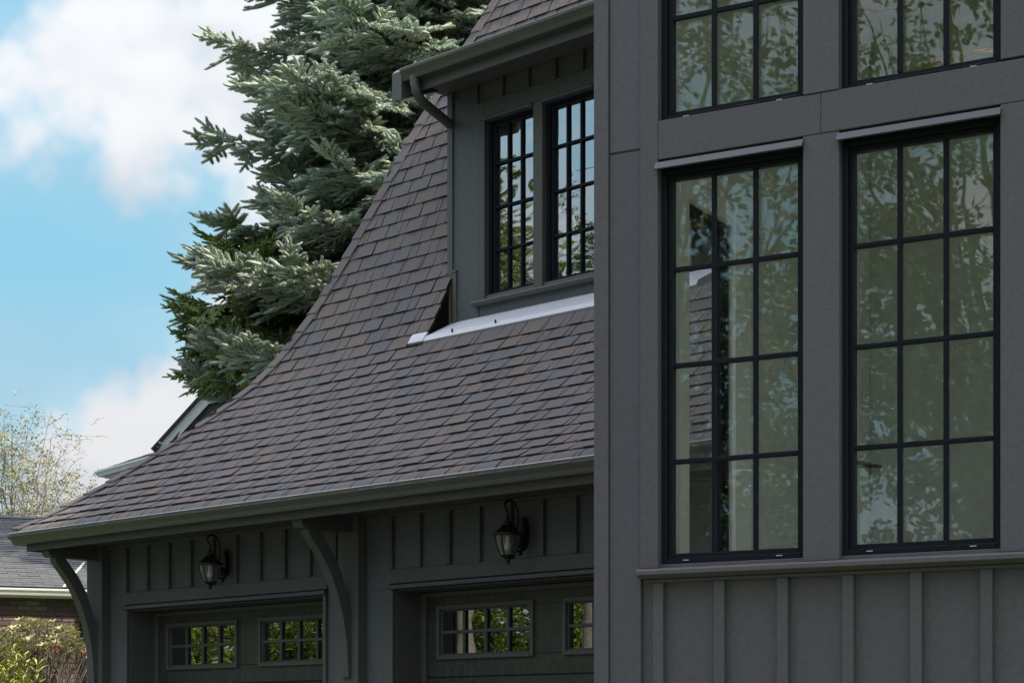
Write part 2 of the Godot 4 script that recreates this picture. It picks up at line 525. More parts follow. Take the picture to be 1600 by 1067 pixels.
func roof() -> void:
	make_profile()
	var rf := part(house, "roof")
	rng.seed = 101
	var exposure := 0.146
	var total := prof_s[prof_s.size() - 1]
	var courses := int(total / exposure)
	var singles := []
	var rest := {}
	var side := MB.new()
	var pitch := 0.252
	for i in courses:
		var s0 := i * exposure
		var s1 := minf(s0 + exposure + 0.05, total)
		var pb := P(s0)
		var pt := P(s1)
		var z := ZE - pb.x
		var hb := XE + pb.x
		var ht := XE + pt.x
		var xr := x_right(z)
		var off := (0.5 if i % 2 else 0.0) * pitch + rng.randf_range(-0.012, 0.012)
		var x := XE - 0.6 + off
		while x < xr + 0.3:
			var wd := pitch
			var lo := x + 0.0042
			var hi := x + wd - 0.0042
			x += wd
			var b0 := maxf(lo, hb + 0.0)
			var b1 := minf(hi, xr)
			var t0 := maxf(lo, ht)
			var t1 := minf(hi, xr)
			if b1 - b0 < 0.012: continue
			# the dormer stands in the roof: nothing between its apron and its own roof
			if z < -0.84 and z > -2.07:
				if z > -1.22:
					var cut := 3.285 - 0.0
					b1 = minf(b1, cut); t1 = minf(t1, cut)
				else:
					b1 = minf(b1, 3.225); t1 = minf(t1, 3.225)
				if b1 - b0 < 0.012: continue
			var s_top := s1
			if z > -0.85 and b0 > 3.10:
				while s_top > s0 + 0.02 and ZE - P(s_top).x < -0.868: s_top -= 0.01
			t0 = minf(t0, t1 - 0.002)
			var tf := lo + rng.randf_range(-0.1, 0.5) * wd
			var tt := tf + rng.randf_range(0.45, 0.75) * wd
			var mi := rng.randi_range(0, 5)
			var lift := rng.randf_range(0.019, 0.026)
			var mid := Vector3((b0 + b1) / 2.0, pb.y, z)
			var seen := 1.0 / mid.distance_to(CAM) * (b1 - b0)
			var cx := screen_x(mid)
			if cx > 935.0 or (mid.x > 3.1 and z < -1.2): seen *= 0.02
			singles.append([seen, s0, s_top, b0, b1, t0, t1, tf, tt, lift, mi])
			# the same course on the side slope past the hip, laid out by mirroring the corner
			if x < 5.5:
				shingle_mesh(side, s0, s_top, b0, b1, t0, t1, tf, tt, lift)
	singles.sort_custom(func(a, b): return a[0] > b[0])
	for i in singles.size():
		var q: Array = singles[i]
		if i < 300:
			var mb := MB.new()
			shingle_mesh(mb, q[1], q[2], q[3], q[4], q[5], q[6], q[7], q[8], q[9])
			put(rf, "shingle", mb.mesh(true), M.shingle[q[10]])
		else:
			if not rest.has(q[10]): rest[q[10]] = MB.new()
			shingle_mesh(rest[q[10]], q[1], q[2], q[3], q[4], q[5], q[6], q[7], q[8], q[9])
	var many := ArrayMesh.new()
	for k in rest:
		var arr := []
		arr.resize(Mesh.ARRAY_MAX)
		arr[Mesh.ARRAY_VERTEX] = rest[k].v
		arr[Mesh.ARRAY_NORMAL] = rest[k].n
		arr[Mesh.ARRAY_COLOR] = rest[k].c
		many.add_surface_from_arrays(Mesh.PRIMITIVE_TRIANGLES, arr)
		many.surface_set_material(many.get_surface_count() - 1, M.shingle[k])
	var fld := MeshInstance3D.new()
	fld.name = "shingle_field"
	fld.mesh = many
	fld.set_meta("kind", "stuff")
	rf.add_child(fld, true)
	# side slope: x and z change places about the corner
	var sw := Transform3D(Basis(Vector3(0, 0, -1), Vector3(0, 1, 0), Vector3(-1, 0, 0)), Vector3(XE + ZE, 0, ZE + XE))
	var sd := MB.new()
	for i in side.v.size():
		sd.v.append(sw * side.v[i])
		sd.n.append((sw.basis * side.n[i]).normalized())
		sd.c.append(side.c[i])
	# mirrored: turn the faces round again
	for i in range(0, sd.v.size(), 3):
		var tv := sd.v[i + 1]; sd.v[i + 1] = sd.v[i + 2]; sd.v[i + 2] = tv
		var tn := sd.n[i + 1]; sd.n[i + 1] = sd.n[i + 2]; sd.n[i + 2] = tn
	var so := put(rf, "side_shingle_field", sd.mesh(true), M.shingle[1])
	so.set_meta("kind", "stuff")
	# hip caps
	var s := 0.06
	while s < total - 0.25:
		var p0 := P(s)
		var p1 := P(s + 0.235)
		var n0 := PN(s)
		var mb := MB.new()
		var e := func(p: Vector2, o: float, lift: float, nn: Vector2) -> Array:
			var pp := p + nn * lift
			var ridge := Vector3(XE + p.x - lift * 0.5, p.y + lift * 0.9, ZE - p.x + lift * 0.5)
			# wings lie on either slope
			var fr := Vector3(XE + p.x + o, p.y + nn.y * lift, ZE - p.x - nn.x * lift)
			var sdv := Vector3(XE + p.x + nn.x * lift, p.y + nn.y * lift, ZE - p.x - o)
			return [ridge, fr, sdv]
		var a: Array = e.call(p0, 0.11, 0.034, n0)
		var b: Array = e.call(p1, 0.11, 0.020, PN(s + 0.235))
		var nf := Vector3(0, n0.y, -n0.x).normalized()
		var ns := Vector3(n0.x, n0.y, 0).normalized()
		mb.quad(a[0], a[1], b[1], b[0], nf)
		mb.quad(a[0], a[2], b[2], b[0], ns)
		var dn := Vector3(0, -0.014, 0)
		var out := Vector3(-0.7, -0.2, 0.7).normalized()
		mb.quad(a[0], a[1], a[1] - nf * 0.014, a[0] + dn, out)
		mb.quad(a[0], a[2], a[2] - ns * 0.014, a[0] + dn, out)
		mb.quad(a[1], b[1], b[1] - nf * 0.006, a[1] - nf * 0.010, (nf + Vector3(0.4, 0, 0)).normalized())
		put(rf, "hip_cap", mb.mesh(), M.shingle[rng.randi_range(0, 5)])
		s += 0.185
	# decking under the shingles
	var dk := MB.new()
	var step := 6
	var i := 0
	while i < prof.size() - 1:
		var j := mini(i + step, prof.size() - 1)
		var za := ZE - prof[i].x
		var zb := ZE - prof[j].x
		var dn := Vector2(0.0, -0.012)
		var a := prof[i] + dn
		var b := prof[j] + dn
		var nn := Vector3(0, b.x - a.x, b.y - a.y).normalized()
		var xr := x_right(za)
		var spans := [[XE + a.x, XE + b.x, xr]]
		if za < -0.84 and zb > -2.12: spans = [[XE + a.x, XE + b.x, 3.27]]
		for q in spans:
			mb_quad_side(dk, Vector3(q[0], a.y, za), Vector3(q[2], a.y, za), Vector3(q[2], b.y, zb), Vector3(q[1], b.y, zb), nn)
		var ns := Vector3(-(b.y - a.y), b.x - a.x, 0).normalized()
		mb_quad_side(dk, Vector3(XE + a.x, a.y, za), Vector3(XE + a.x, a.y, -8.0), Vector3(XE + b.x, b.y, -8.0), Vector3(XE + b.x, b.y, zb), ns)
		i = j
	var tp := prof[prof.size() - 1]
	mb_quad_side(dk, Vector3(XE + tp.x, tp.y, ZE - tp.x), Vector3(x_right(-2.9), tp.y, ZE - tp.x), Vector3(x_right(-8.0), tp.y, -8), Vector3(XE + tp.x, tp.y, -8), Vector3.UP)
	put(rf, "deck", dk.mesh(), M.deck)

func mb_quad_side(mb: MB, a: Vector3, b: Vector3, c: Vector3, d: Vector3, nn: Vector3) -> void:
	mb.tri(a, b, c, nn)
	mb.tri(a, c, d, nn)

func screen_x(p: Vector3) -> float:
	var q := Basis(Vector3.UP, deg_to_rad(-YAW)) * (p - CAM)
	return 800.0 + FOCAL * q.x / -q.z

# gutter swept along the eave with a mitred corner; profile points are (out, up)
const GUTTER := [[0.0, 0.0], [0.082, 0.0], [0.088, 0.012], [0.096, 0.034], [0.116, 0.060], [0.124, 0.070], [0.126, 0.092], [0.121, 0.098], [0.112, 0.096], [0.0, 0.096]]

func gutter_path(path: Array) -> ArrayMesh:      # path of [Vector3, outward Vector3 scaled for the mitre]
	var mb := MB.new()
	for i in path.size() - 1:
		for k in GUTTER.size():
			var g: Array = GUTTER[k]
			var h: Array = GUTTER[(k + 1) % GUTTER.size()]
			var f := func(n: int, q: Array) -> Vector3: return path[n][0] + path[n][1] * q[0] + Vector3.UP * q[1]
			var a: Vector3 = f.call(i, g)
			var b: Vector3 = f.call(i, h)
			var c: Vector3 = f.call(i + 1, h)
			var d: Vector3 = f.call(i + 1, g)
			var along: Vector3 = (path[i + 1][0] - path[i][0]).normalized()
			var outw: Vector3 = ((path[i][1] as Vector3) + (path[i + 1][1] as Vector3))
			outw = (outw - along * outw.dot(along)).normalized()
			var nn: Vector3 = (outw * (h[1] - g[1]) - Vector3.UP * (h[0] - g[0])).normalized()
			mb.quad(a, b, c, d, nn)
	for e in [0, path.size() - 1]:
		var poly := PackedVector2Array()
		for g in GUTTER: poly.append(Vector2(g[0], g[1]))
		var idx := Geometry2D.triangulate_polygon(poly)
		var o: Vector3 = path[e][0] - path[1 if e == 0 else e - 1][0]
		for i in range(0, idx.size(), 3):
			var p := []
			for k in 3: p.append(path[e][0] + path[e][1] * poly[idx[i + k]].x + Vector3.UP * poly[idx[i + k]].y)
			mb.tri(p[0], p[1], p[2], o.normalized())
	return mb.mesh()

# ------------------------------------------------------------------ windows
# A window in a wall frame: x right, y up, z out; the outer frame face lies at zf
func window_unit(called: String, frame: Transform3D, x0: float, x1: float, y0: float, y1: float, cols: int, rows: Array, zf: float, fw: float, sash: float, mun: float, glass: Material, fm: Material, depth := 0.07, notch := true) -> Node3D:
	var w := part(house, called, frame * Transform3D(Basis(), Vector3((x0 + x1) / 2.0, y0, zf)))
	var hw := (x1 - x0) / 2.0
	var h := y1 - y0
	var fr := MB.new()
	add_box(fr, Vector3(-hw + fw / 2, h / 2, -depth / 2), Vector3(fw, h, depth))
	add_box(fr, Vector3(hw - fw / 2, h / 2, -depth / 2), Vector3(fw, h, depth))
	add_box(fr, Vector3(0, fw / 2, -depth / 2 + 0.001), Vector3(2 * (hw - fw), fw, depth))
	add_box(fr, Vector3(0, h - fw / 2, -depth / 2 + 0.001), Vector3(2 * (hw - fw), fw, depth))
	put(w, "frame", fr.mesh(), fm)
	var iw := hw - fw
	var sm := MB.new()
	var zs := -0.022
	add_box(sm, Vector3(-iw + sash / 2, h / 2, zs - 0.02), Vector3(sash, h - 2 * fw, 0.04))
	add_box(sm, Vector3(iw - sash / 2, h / 2, zs - 0.02), Vector3(sash, h - 2 * fw, 0.04))
	add_box(sm, Vector3(0, fw + sash / 2, zs - 0.019), Vector3(2 * (iw - sash), sash, 0.04))
	add_box(sm, Vector3(0, h - fw - sash / 2, zs - 0.019), Vector3(2 * (iw - sash), sash, 0.04))
	put(w, "sash", sm.mesh(), fm)
	if notch:
		for s in [-1, 1]:
			put(w, "weep_slot", box_mesh(Vector3(0.03, 0.004, 0.004), 0.001), M.vent, Transform3D(Basis(), Vector3(s * (hw - 0.13), fw * 0.55, 0.003)))
	var gx0 := -iw + sash
	var gx1 := iw - sash
	var gy0 := fw + sash
	var gy1 := h - fw - sash
	var zg := zs - 0.026
	var cw := (gx1 - gx0) / cols
	for k in range(1, cols):
		put(w, "muntin", box_mesh(Vector3(mun, gy1 - gy0, 0.022), 0.004), fm, Transform3D(Basis(), Vector3(gx0 + cw * k, (gy0 + gy1) / 2, zg + 0.014)))
	for y in rows:
		put(w, "muntin", box_mesh(Vector3(gx1 - gx0, mun, 0.0215), 0.004), fm, Transform3D(Basis(), Vector3(0, y - y0, zg + 0.0150)))
	var ys := [gy0]
	for y in rows: ys.append(y - y0)
	ys.append(gy1)
	for r in ys.size() - 1:
		for k in cols:
			var mb := MB.new()
			var a := gx0 + cw * k
			var b := a + cw
			for dz in ([0.0, -0.004, -0.016, -0.020] if glass == M.pane else [0.0]):      # sealed unit: both faces of two sheets
				mb.quad(Vector3(a, ys[r], dz), Vector3(b, ys[r], dz), Vector3(b, ys[r + 1], dz), Vector3(a, ys[r + 1], dz), Vector3(0, 0, 1))
			var c := Vector3((a + b) / 2, (ys[r] + ys[r + 1]) / 2, 0)
			for i in mb.v.size(): mb.v[i] -= c
			put(w, "pane", mb.mesh(), glass, Transform3D(Basis(), c + Vector3(0, 0, zg)))
	return w

# ------------------------------------------------------------------ the house
func garage() -> void:
	var S: Material = M.siding
	var PT: Material = M.paint
	# wall slabs round the two door openings
	board(house, "wall", Vector3(-0.25, 0, -0.18), Vector3(0.29, 2.86, 0), S)
	board(house, "wall", Vector3(3.045, 0, -0.18), Vector3(3.855, 2.27, 0), S)
	board(house, "wall", Vector3(6.615, 0, -0.18), Vector3(7.95, 2.27, 0), S)
	board(house, "wall", Vector3(0.29, 2.27, -0.18), Vector3(7.95, 2.86, 0), S)
	board(house, "wall", Vector3(-0.25, 0, -8.0), Vector3(-0.07, 2.86, -0.18), S)
	board(house, "wall", Vector3(-0.25, 0, -8.15), Vector3(7.0, 9.0, -8.0), S)
	board(house, "garage_ceiling", Vector3(-0.07, 2.80, -8.0), Vector3(7.0, 2.86, -0.18), M.room_dark)
	# soffit, fascia, gutter
	board(house, "soffit", Vector3(-0.33, 2.862, -8.0), Vector3(8.05, 2.875, 0.64), PT)
	board(house, "fascia", Vector3(-0.36, 2.795, 0.64), Vector3(8.07, 2.945, 0.66), PT)
	board(house, "fascia", Vector3(-0.36, 2.795, -8.0), Vector3(-0.34, 2.945, 0.637), PT)
	var y := 2.853
	put(house, "gutter", gutter_path([[Vector3(8.08, y, 0.66), Vector3(0, 0, 1)], [Vector3(-0.36, y, 0.66), Vector3(-1, 0, 1)], [Vector3(-0.36, y, -8.0), Vector3(-1, 0, 0)]]), M.gutter)
	board(house, "gutter_lip_highlight", Vector3(-0.46, 2.9515, 0.770), Vector3(8.07, 2.958, 0.7875), M.flashing)  # sky glint on the gutter lip, put in as a pale strip
	# pilasters with curved brackets
	for x in [-0.245, 3.30]:
		board(house, "pilaster", Vector3(x, 0, 0), Vector3(x + 0.245, 2.861, 0.095), PT)
		var br := part(house, "bracket", Transform3D(Basis(), Vector3(x + 0.125, 0, 0)))
		var mb := MB.new()
		# beam with a nosed lower corner; profile is (z, y) pushed along x
		var tf := Transform3D(Basis(Vector3(0, 0, 1), Vector3(0, 1, 0), Vector3(-1, 0, 0)), Vector3(0.055, 0, 0))
		var beam := PackedVector2Array([Vector2(0.095, 2.735), Vector2(0.585, 2.735), Vector2(0.612, 2.765), Vector2(0.612, 2.861), Vector2(0.095, 2.861)])
		add_extrude(mb, beam, 0.0, 0.115, tf)
		put(br, "beam", mb.mesh(), PT)
		var arc := PackedVector2Array()
		var outer := [[0.535, 2.735], [0.535, 2.70], [0.500, 2.655], [0.40, 2.545], [0.29, 2.375], [0.215, 2.19], [0.165, 2.0], [0.135, 1.80], [0.125, 1.59]]
		var inner := [[0.096, 1.59], [0.096, 2.12], [0.13, 2.22], [0.175, 2.36], [0.25, 2.51], [0.33, 2.62], [0.435, 2.735]]
		var oc := Curve2D.new()
		var poly := PackedVector2Array()
		for i in outer.size(): poly.append(Vector2(outer[i][0], outer[i][1]))
		for i in inner.size(): poly.append(Vector2(inner[i][0], inner[i][1]))
		# round the two long curves
		var smooth := PackedVector2Array()
		for i in poly.size():
			if i in [0, 1, 8, 9, 10, 15] or i >= poly.size() - 1:
				smooth.append(poly[i])
			else:
				smooth.append(poly[i] * 0.75 + poly[i - 1] * 0.125 + poly[i + 1] * 0.125)
				var nx := poly[i + 1]
				if not (i + 1 in [8, 15]): smooth.append((poly[i] + nx) / 2.0 + ((poly[i] + nx) / 2.0 - (poly[maxi(i - 1, 0)] + poly[mini(i + 2, poly.size() - 1)]) / 2.0) * 0.08)
		var ab := MB.new()
		add_extrude(ab, smooth, 0.012, 0.102, tf)
		put(br, "arch", ab.mesh(), PT)
	# battens and the band over each door
	var trim_x := [[0.262, 3.075], [3.840, 6.640]]
	for d in 2:
		var xa: float = trim_x[d][0]
		var xb: float = trim_x[d][1]
		board(house, "band_board", Vector3(xa, 2.312, 0), Vector3(xb, 2.424, 0.017), PT)
		var x := 0.250 if d == 0 else 3.825
		while x < (3.25 if d == 0 else 7.7):
			board(house, "batten", Vector3(x, 2.425, 0), Vector3(x + 0.046, 2.8605, 0.034), PT)
			x += 0.3235
		var tr := part(house, "door_trim")
		board(tr, "head", Vector3(xa, 2.268, -0.002), Vector3(xb, 2.300, 0.048), M.cap)
		board(tr, "drip_cap", Vector3(xa - 0.004, 2.3005, 0), Vector3(xb + 0.004, 2.3095, 0.03), M.frame)
		board(tr, "jamb", Vector3(xa, 0, -0.002), Vector3(xa + 0.036, 2.2675, 0.030), PT)
		board(tr, "jamb", Vector3(xb - 0.036, 0, -0.002), Vector3(xb, 2.2675, 0.030), PT)
		garage_door(xa + 0.03, xb - 0.03)
	# frieze under the soffit
	board(house, "frieze_board", Vector3(0.003, 2.835, 0.0), Vector3(3.297, 2.8615, 0.038), PT)
	board(house, "frieze_board", Vector3(3.548, 2.835, 0.0), Vector3(7.95, 2.8615, 0.038), PT)

func garage_door(xa: float, xb: float) -> void:
	var g := part(house, "garage_door", Transform3D(Basis(), Vector3(xa, 0, -0.30)))
	var w := xb - xa
	# reveal boards that line the opening
	board(g, "reveal", Vector3(-0.002, 0, -0.02), Vector3(0.006, 2.262, 0.29), M.paint)
	board(g, "reveal", Vector3(w - 0.006, 0, -0.02), Vector3(w + 0.002, 2.262, 0.29), M.paint)
	board(g, "reveal", Vector3(0.007, 2.255, -0.02), Vector3(w - 0.007, 2.266, 0.29), M.paint)
	board(g, "stop", Vector3(0.007, 0, 0.0), Vector3(0.065, 2.25, 0.03), M.paint)
	board(g, "stop", Vector3(w - 0.065, 0, 0.0), Vector3(w - 0.007, 2.25, 0.03), M.paint)
	board(g, "stop", Vector3(0.066, 2.215, 0.0), Vector3(w - 0.066, 2.25, 0.03), M.paint)
	# two glazed inserts sit in the top section; other sections are plain boards
	var i0 := 0.175
	var iw := 1.048
	var gap := 0.296
	var xs := [i0, i0 + iw + gap]
	var D: Material = M.door
	for k in 3: board(g, "section", Vector3(0.03, 0.02 + k * 0.522, -0.045), Vector3(w - 0.03, 0.02 + k * 0.522 + 0.517, 0), D, Transform3D(), 0.006)
	board(g, "section", Vector3(0.03, 1.586, -0.045), Vector3(w - 0.03, 1.745, 0), D, Transform3D(), 0.006)
	board(g, "section", Vector3(0.03, 2.115, -0.045), Vector3(w - 0.03, 2.25, 0), D)
	board(g, "section", Vector3(0.03, 1.745, -0.045), Vector3(xs[0] + 0.02, 2.115, 0), D)
	board(g, "section", Vector3(xs[0] + iw - 0.02, 1.745, -0.045), Vector3(xs[1] + 0.02, 2.115, 0), D)
	board(g, "section", Vector3(xs[1] + iw - 0.02, 1.745, -0.045), Vector3(w - 0.03, 2.115, 0), D)
	for x in xs:
		var win := window_unit("door_window", Transform3D(Basis(), Vector3(xa, 0, -0.30)), x, x + iw, 1.722, 2.145, 4, [1.935], 0.024, 0.034, 0.012, 0.026, M.pane_door, M.paint, 0.05, false)

func dormer() -> void:
	var z := -1.2
	var PT: Material = M.paint
	var S: Material = M.siding
	var f := Transform3D(Basis(), Vector3(0, 0, z))
	var xl := 3.235
	var xr := 5.85
	# wall pieces round three window openings
	var wins := [[3.672, 4.222], [4.333, 4.883], [4.994, 5.544]]
	board(house, "dormer_wall", Vector3(xl + 0.02, 4.55, -0.14), Vector3(xr, 4.79, -0.012), S, f)
	board(house, "dormer_wall", Vector3(xl + 0.02, 6.262, -0.14), Vector3(xr, 6.56, -0.012), S, f)
	board(house, "dormer_wall", Vector3(xl + 0.02, 4.79, -0.14), Vector3(3.66, 6.262, -0.012), S, f)
	board(house, "dormer_wall", Vector3(4.24, 4.79, -0.14), Vector3(4.315, 6.262, -0.012), S, f)
	board(house, "dormer_wall", Vector3(4.90, 4.79, -0.14), Vector3(4.975, 6.262, -0.012), S, f)
	board(house, "dormer_wall", Vector3(5.56, 4.79, -0.14), Vector3(xr, 6.262, -0.012), S, f)
	board(house, "corner_board", Vector3(xl, 4.985, -0.03), Vector3(xl + 0.062, 6.56, 0.018), PT, f)
	board(house, "corner_board", Vector3(xl + 0.064, 4.50, -0.03), Vector3(xl + 0.108, 5.03, 0.020), PT, f)
	board(house, "corner_board", Vector3(xl + 0.064, 5.032, -0.03), Vector3(xl + 0.112, 5.055, 0.024), PT, f)
	board(house, "flat_board", Vector3(xl + 0.062, 4.60, -0.02), Vector3(3.59, 6.50, 0.0), S, f)
	board(house, "casing", Vector3(3.592, 4.745, -0.02), Vector3(3.668, 6.40, 0.006), PT, f)
	board(house, "casing", Vector3(4.226, 4.745, -0.05), Vector3(4.329, 6.262, 0.006), PT, f)
	board(house, "casing", Vector3(4.887, 4.745, -0.05), Vector3(4.990, 6.262, 0.006), PT, f)
	board(house, "casing", Vector3(5.548, 4.745, -0.05), Vector3(5.63, 6.262, 0.006), PT, f)
	board(house, "head_board", Vector3(3.668, 6.264, -0.02), Vector3(xr, 6.40, 0.005), PT, f)
	var x := 3.555
	while x < xr - 0.1:
		board(house, "batten", Vector3(x, 6.402, -0.012), Vector3(x + 0.042, 6.56, 0.022), PT, f)
		x += 0.2975
	for q in wins:
		window_unit("dormer_window", f, q[0], q[1], 4.775, 6.245, 3, [5.162, 5.522, 5.884], -0.045, 0.028, 0.022, 0.021, M.pane_old, M.frame, 0.07, false)
		board(house, "drip_cap", Vector3(q[0] - 0.006, 6.236, -0.05), Vector3(q[1] + 0.006, 6.262, 0.032), M.cap, f, 0.008)
	var sl := MB.new()
	add_extrude(sl, PackedVector2Array([Vector2(-0.05, 4.712), Vector2(0.040, 4.704), Vector2(0.066, 4.726), Vector2(0.060, 4.742), Vector2(-0.05, 4.772)]), 0.0, 2.18, Transform3D(Basis(Vector3(0, 0, 1), Vector3(0, 1, 0), Vector3(-1, 0, 0)), Vector3(3.56 + 2.18, 0, z)))
	put(house, "window_sill", sl.mesh(), PT)
	# metal apron where the dormer stands in the roof
	var ap := MB.new()
	add_extrude(ap, PackedVector2Array([Vector2(-1.205, 4.620), Vector2(-0.875, 4.452), Vector2(-0.852, 4.412), Vector2(-0.862, 4.402), Vector2(-0.90, 4.40), Vector2(-1.205, 4.40)]), 0.0, 2.9, Transform3D(Basis(Vector3(0, 0, 1), Vector3(0, 1, 0), Vector3(-1, 0, 0)), Vector3(3.287 + 2.9, 0, 0)))
	add_extrude(ap, PackedVector2Array([Vector2(-0.905, 4.500), Vector2(-0.872, 4.458), Vector2(-0.846, 4.416), Vector2(-0.856, 4.406), Vector2(-0.885, 4.448), Vector2(-0.915, 4.49)]), 0.0, 0.18, Transform3D(Basis(Vector3(0, 0, 1), Vector3(0, 1, 0), Vector3(-1, 0, 0)), Vector3(3.286, 0, 0)))
	put(house, "apron_flashing", ap.mesh(), M.flashing)
	for xx in [3.62, 4.12]:
		put(house, "screw", box_mesh(Vector3(0.014, 0.03, 0.014), 0.003), M.screw, Transform3D(Basis(), Vector3(xx, 4.455, -0.868)))
	# raw cut cheek of the roof beside the dormer
	var ck := PackedVector2Array()
	for i in 12:
		var zz := lerpf(-0.87, -1.19, i / 11.0)
		ck.append(Vector2(zz, prof_y(zz) - 0.02))
	ck.append(Vector2(-1.19, 4.40))
	ck.append(Vector2(-0.87, 4.40))
	var cb := MB.new()
	add_extrude(cb, ck, 0.0, 0.03, Transform3D(Basis(Vector3(0, 0, 1), Vector3(0, 1, 0), Vector3(-1, 0, 0)), Vector3(3.278, 0, 0)))
	put(house, "roof_cheek", cb.mesh(), M.raw_wood)
	# side cheek of the dormer and its far side
	for xx in [xl + 0.055, xr]:
		var sc := MB.new()
		var poly := PackedVector2Array([Vector2(-1.215, 4.55), Vector2(-1.215, 6.56), Vector2(-2.9, 7.2), Vector2(-2.9, 4.55)])
		add_extrude(sc, poly, 0.0, 0.05, Transform3D(Basis(Vector3(0, 0, 1), Vector3(0, 1, 0), Vector3(-1, 0, 0)), Vector3(xx, 0, 0)))
		put(house, "dormer_cheek", sc.mesh(), S)
	board(house, "room_wall", Vector3(xl + 0.06, 4.5, -2.9), Vector3(xr, 7.2, -2.85), M.room_dark)
	board(house, "room_floor", Vector3(xl + 0.06, 4.48, -2.85), Vector3(xr, 4.545, -1.25), M.room_dark)
	# eave: soffit, fascia, gutter, roof sheet, barge board
	var pit := 0.40
	board(house, "dormer_soffit", Vector3(3.18, 6.562, 0.0), Vector3(xr + 0.2, 6.575, 0.43), PT, f)
	board(house, "dormer_soffit", Vector3(3.18, 6.562, -0.14), Vector3(xr + 0.2, 6.5745, -0.001), PT, f)
	board(house, "dormer_fascia", Vector3(3.245, 6.455, 0.43), Vector3(xr + 0.2, 6.64, 0.45), PT, f)
	put(house, "dormer_gutter", gutter_path([[Vector3(xr + 0.25, 6.538, -0.75), Vector3(0, 0, 1)], [Vector3(3.245, 6.538, -0.75), Vector3(0, 0, 1)]]), M.gutter)
	var rs := MB.new()
	var yz := func(zz: float) -> float: return 6.645 + (-0.70 - zz) * pit
	add_extrude(rs, PackedVector2Array([Vector2(-0.70, yz.call(-0.70)), Vector2(-2.15, yz.call(-2.15)), Vector2(-2.15, yz.call(-2.15) - 0.06), Vector2(-0.72, yz.call(-0.70) - 0.05)]), 0.0, xr + 0.2 - 3.16, Transform3D(Basis(Vector3(0, 0, 1), Vector3(0, 1, 0), Vector3(-1, 0, 0)), Vector3(xr + 0.2, 0, 0)))
	put(house, "dormer_roof", rs.mesh(), M.shingle[1])
	var bg := MB.new()
	add_extrude(bg, PackedVector2Array([Vector2(-0.655, 6.395), Vector2(-0.655, 6.625), Vector2(-0.70, 6.665), Vector2(-2.3, 6.665 + 1.6 * pit), Vector2(-2.3, 6.395 + 1.6 * pit)]), 0.0, 0.115, Transform3D(Basis(Vector3(0, 0, 1), Vector3(0, 1, 0), Vector3(-1, 0, 0)), Vector3(3.238, 0, 0)))
	put(house, "barge_board", bg.mesh(), M.gutter)
	var pp := MB.new()
	var pth := PackedVector3Array([Vector3(3.36, 6.56, -0.69), Vector3(3.365, 6.49, -0.69), Vector3(3.375, 6.43, -0.70), Vector3(3.375, 6.395, -0.725), Vector3(3.365, 6.37, -0.77), Vector3(3.335, 6.345, -0.90), Vector3(3.29, 6.31, -1.10), Vector3(3.27, 6.295, -1.175)])
	var rr := PackedFloat32Array()
	for i in pth.size(): rr.append(0.041)
	add_tube(pp, pth, rr, 14)
	put(house, "downspout", pp.mesh(), M.gutter)

func prof_y(z: float) -> float:
	var o := ZE - z
	for i in prof.size() - 1:
		if prof[i + 1].x >= o: return lerpf(prof[i].y, prof[i + 1].y, (o - prof[i].x) / maxf(prof[i + 1].x - prof[i].x, 1e-5))
	return prof[prof.size() - 1].y

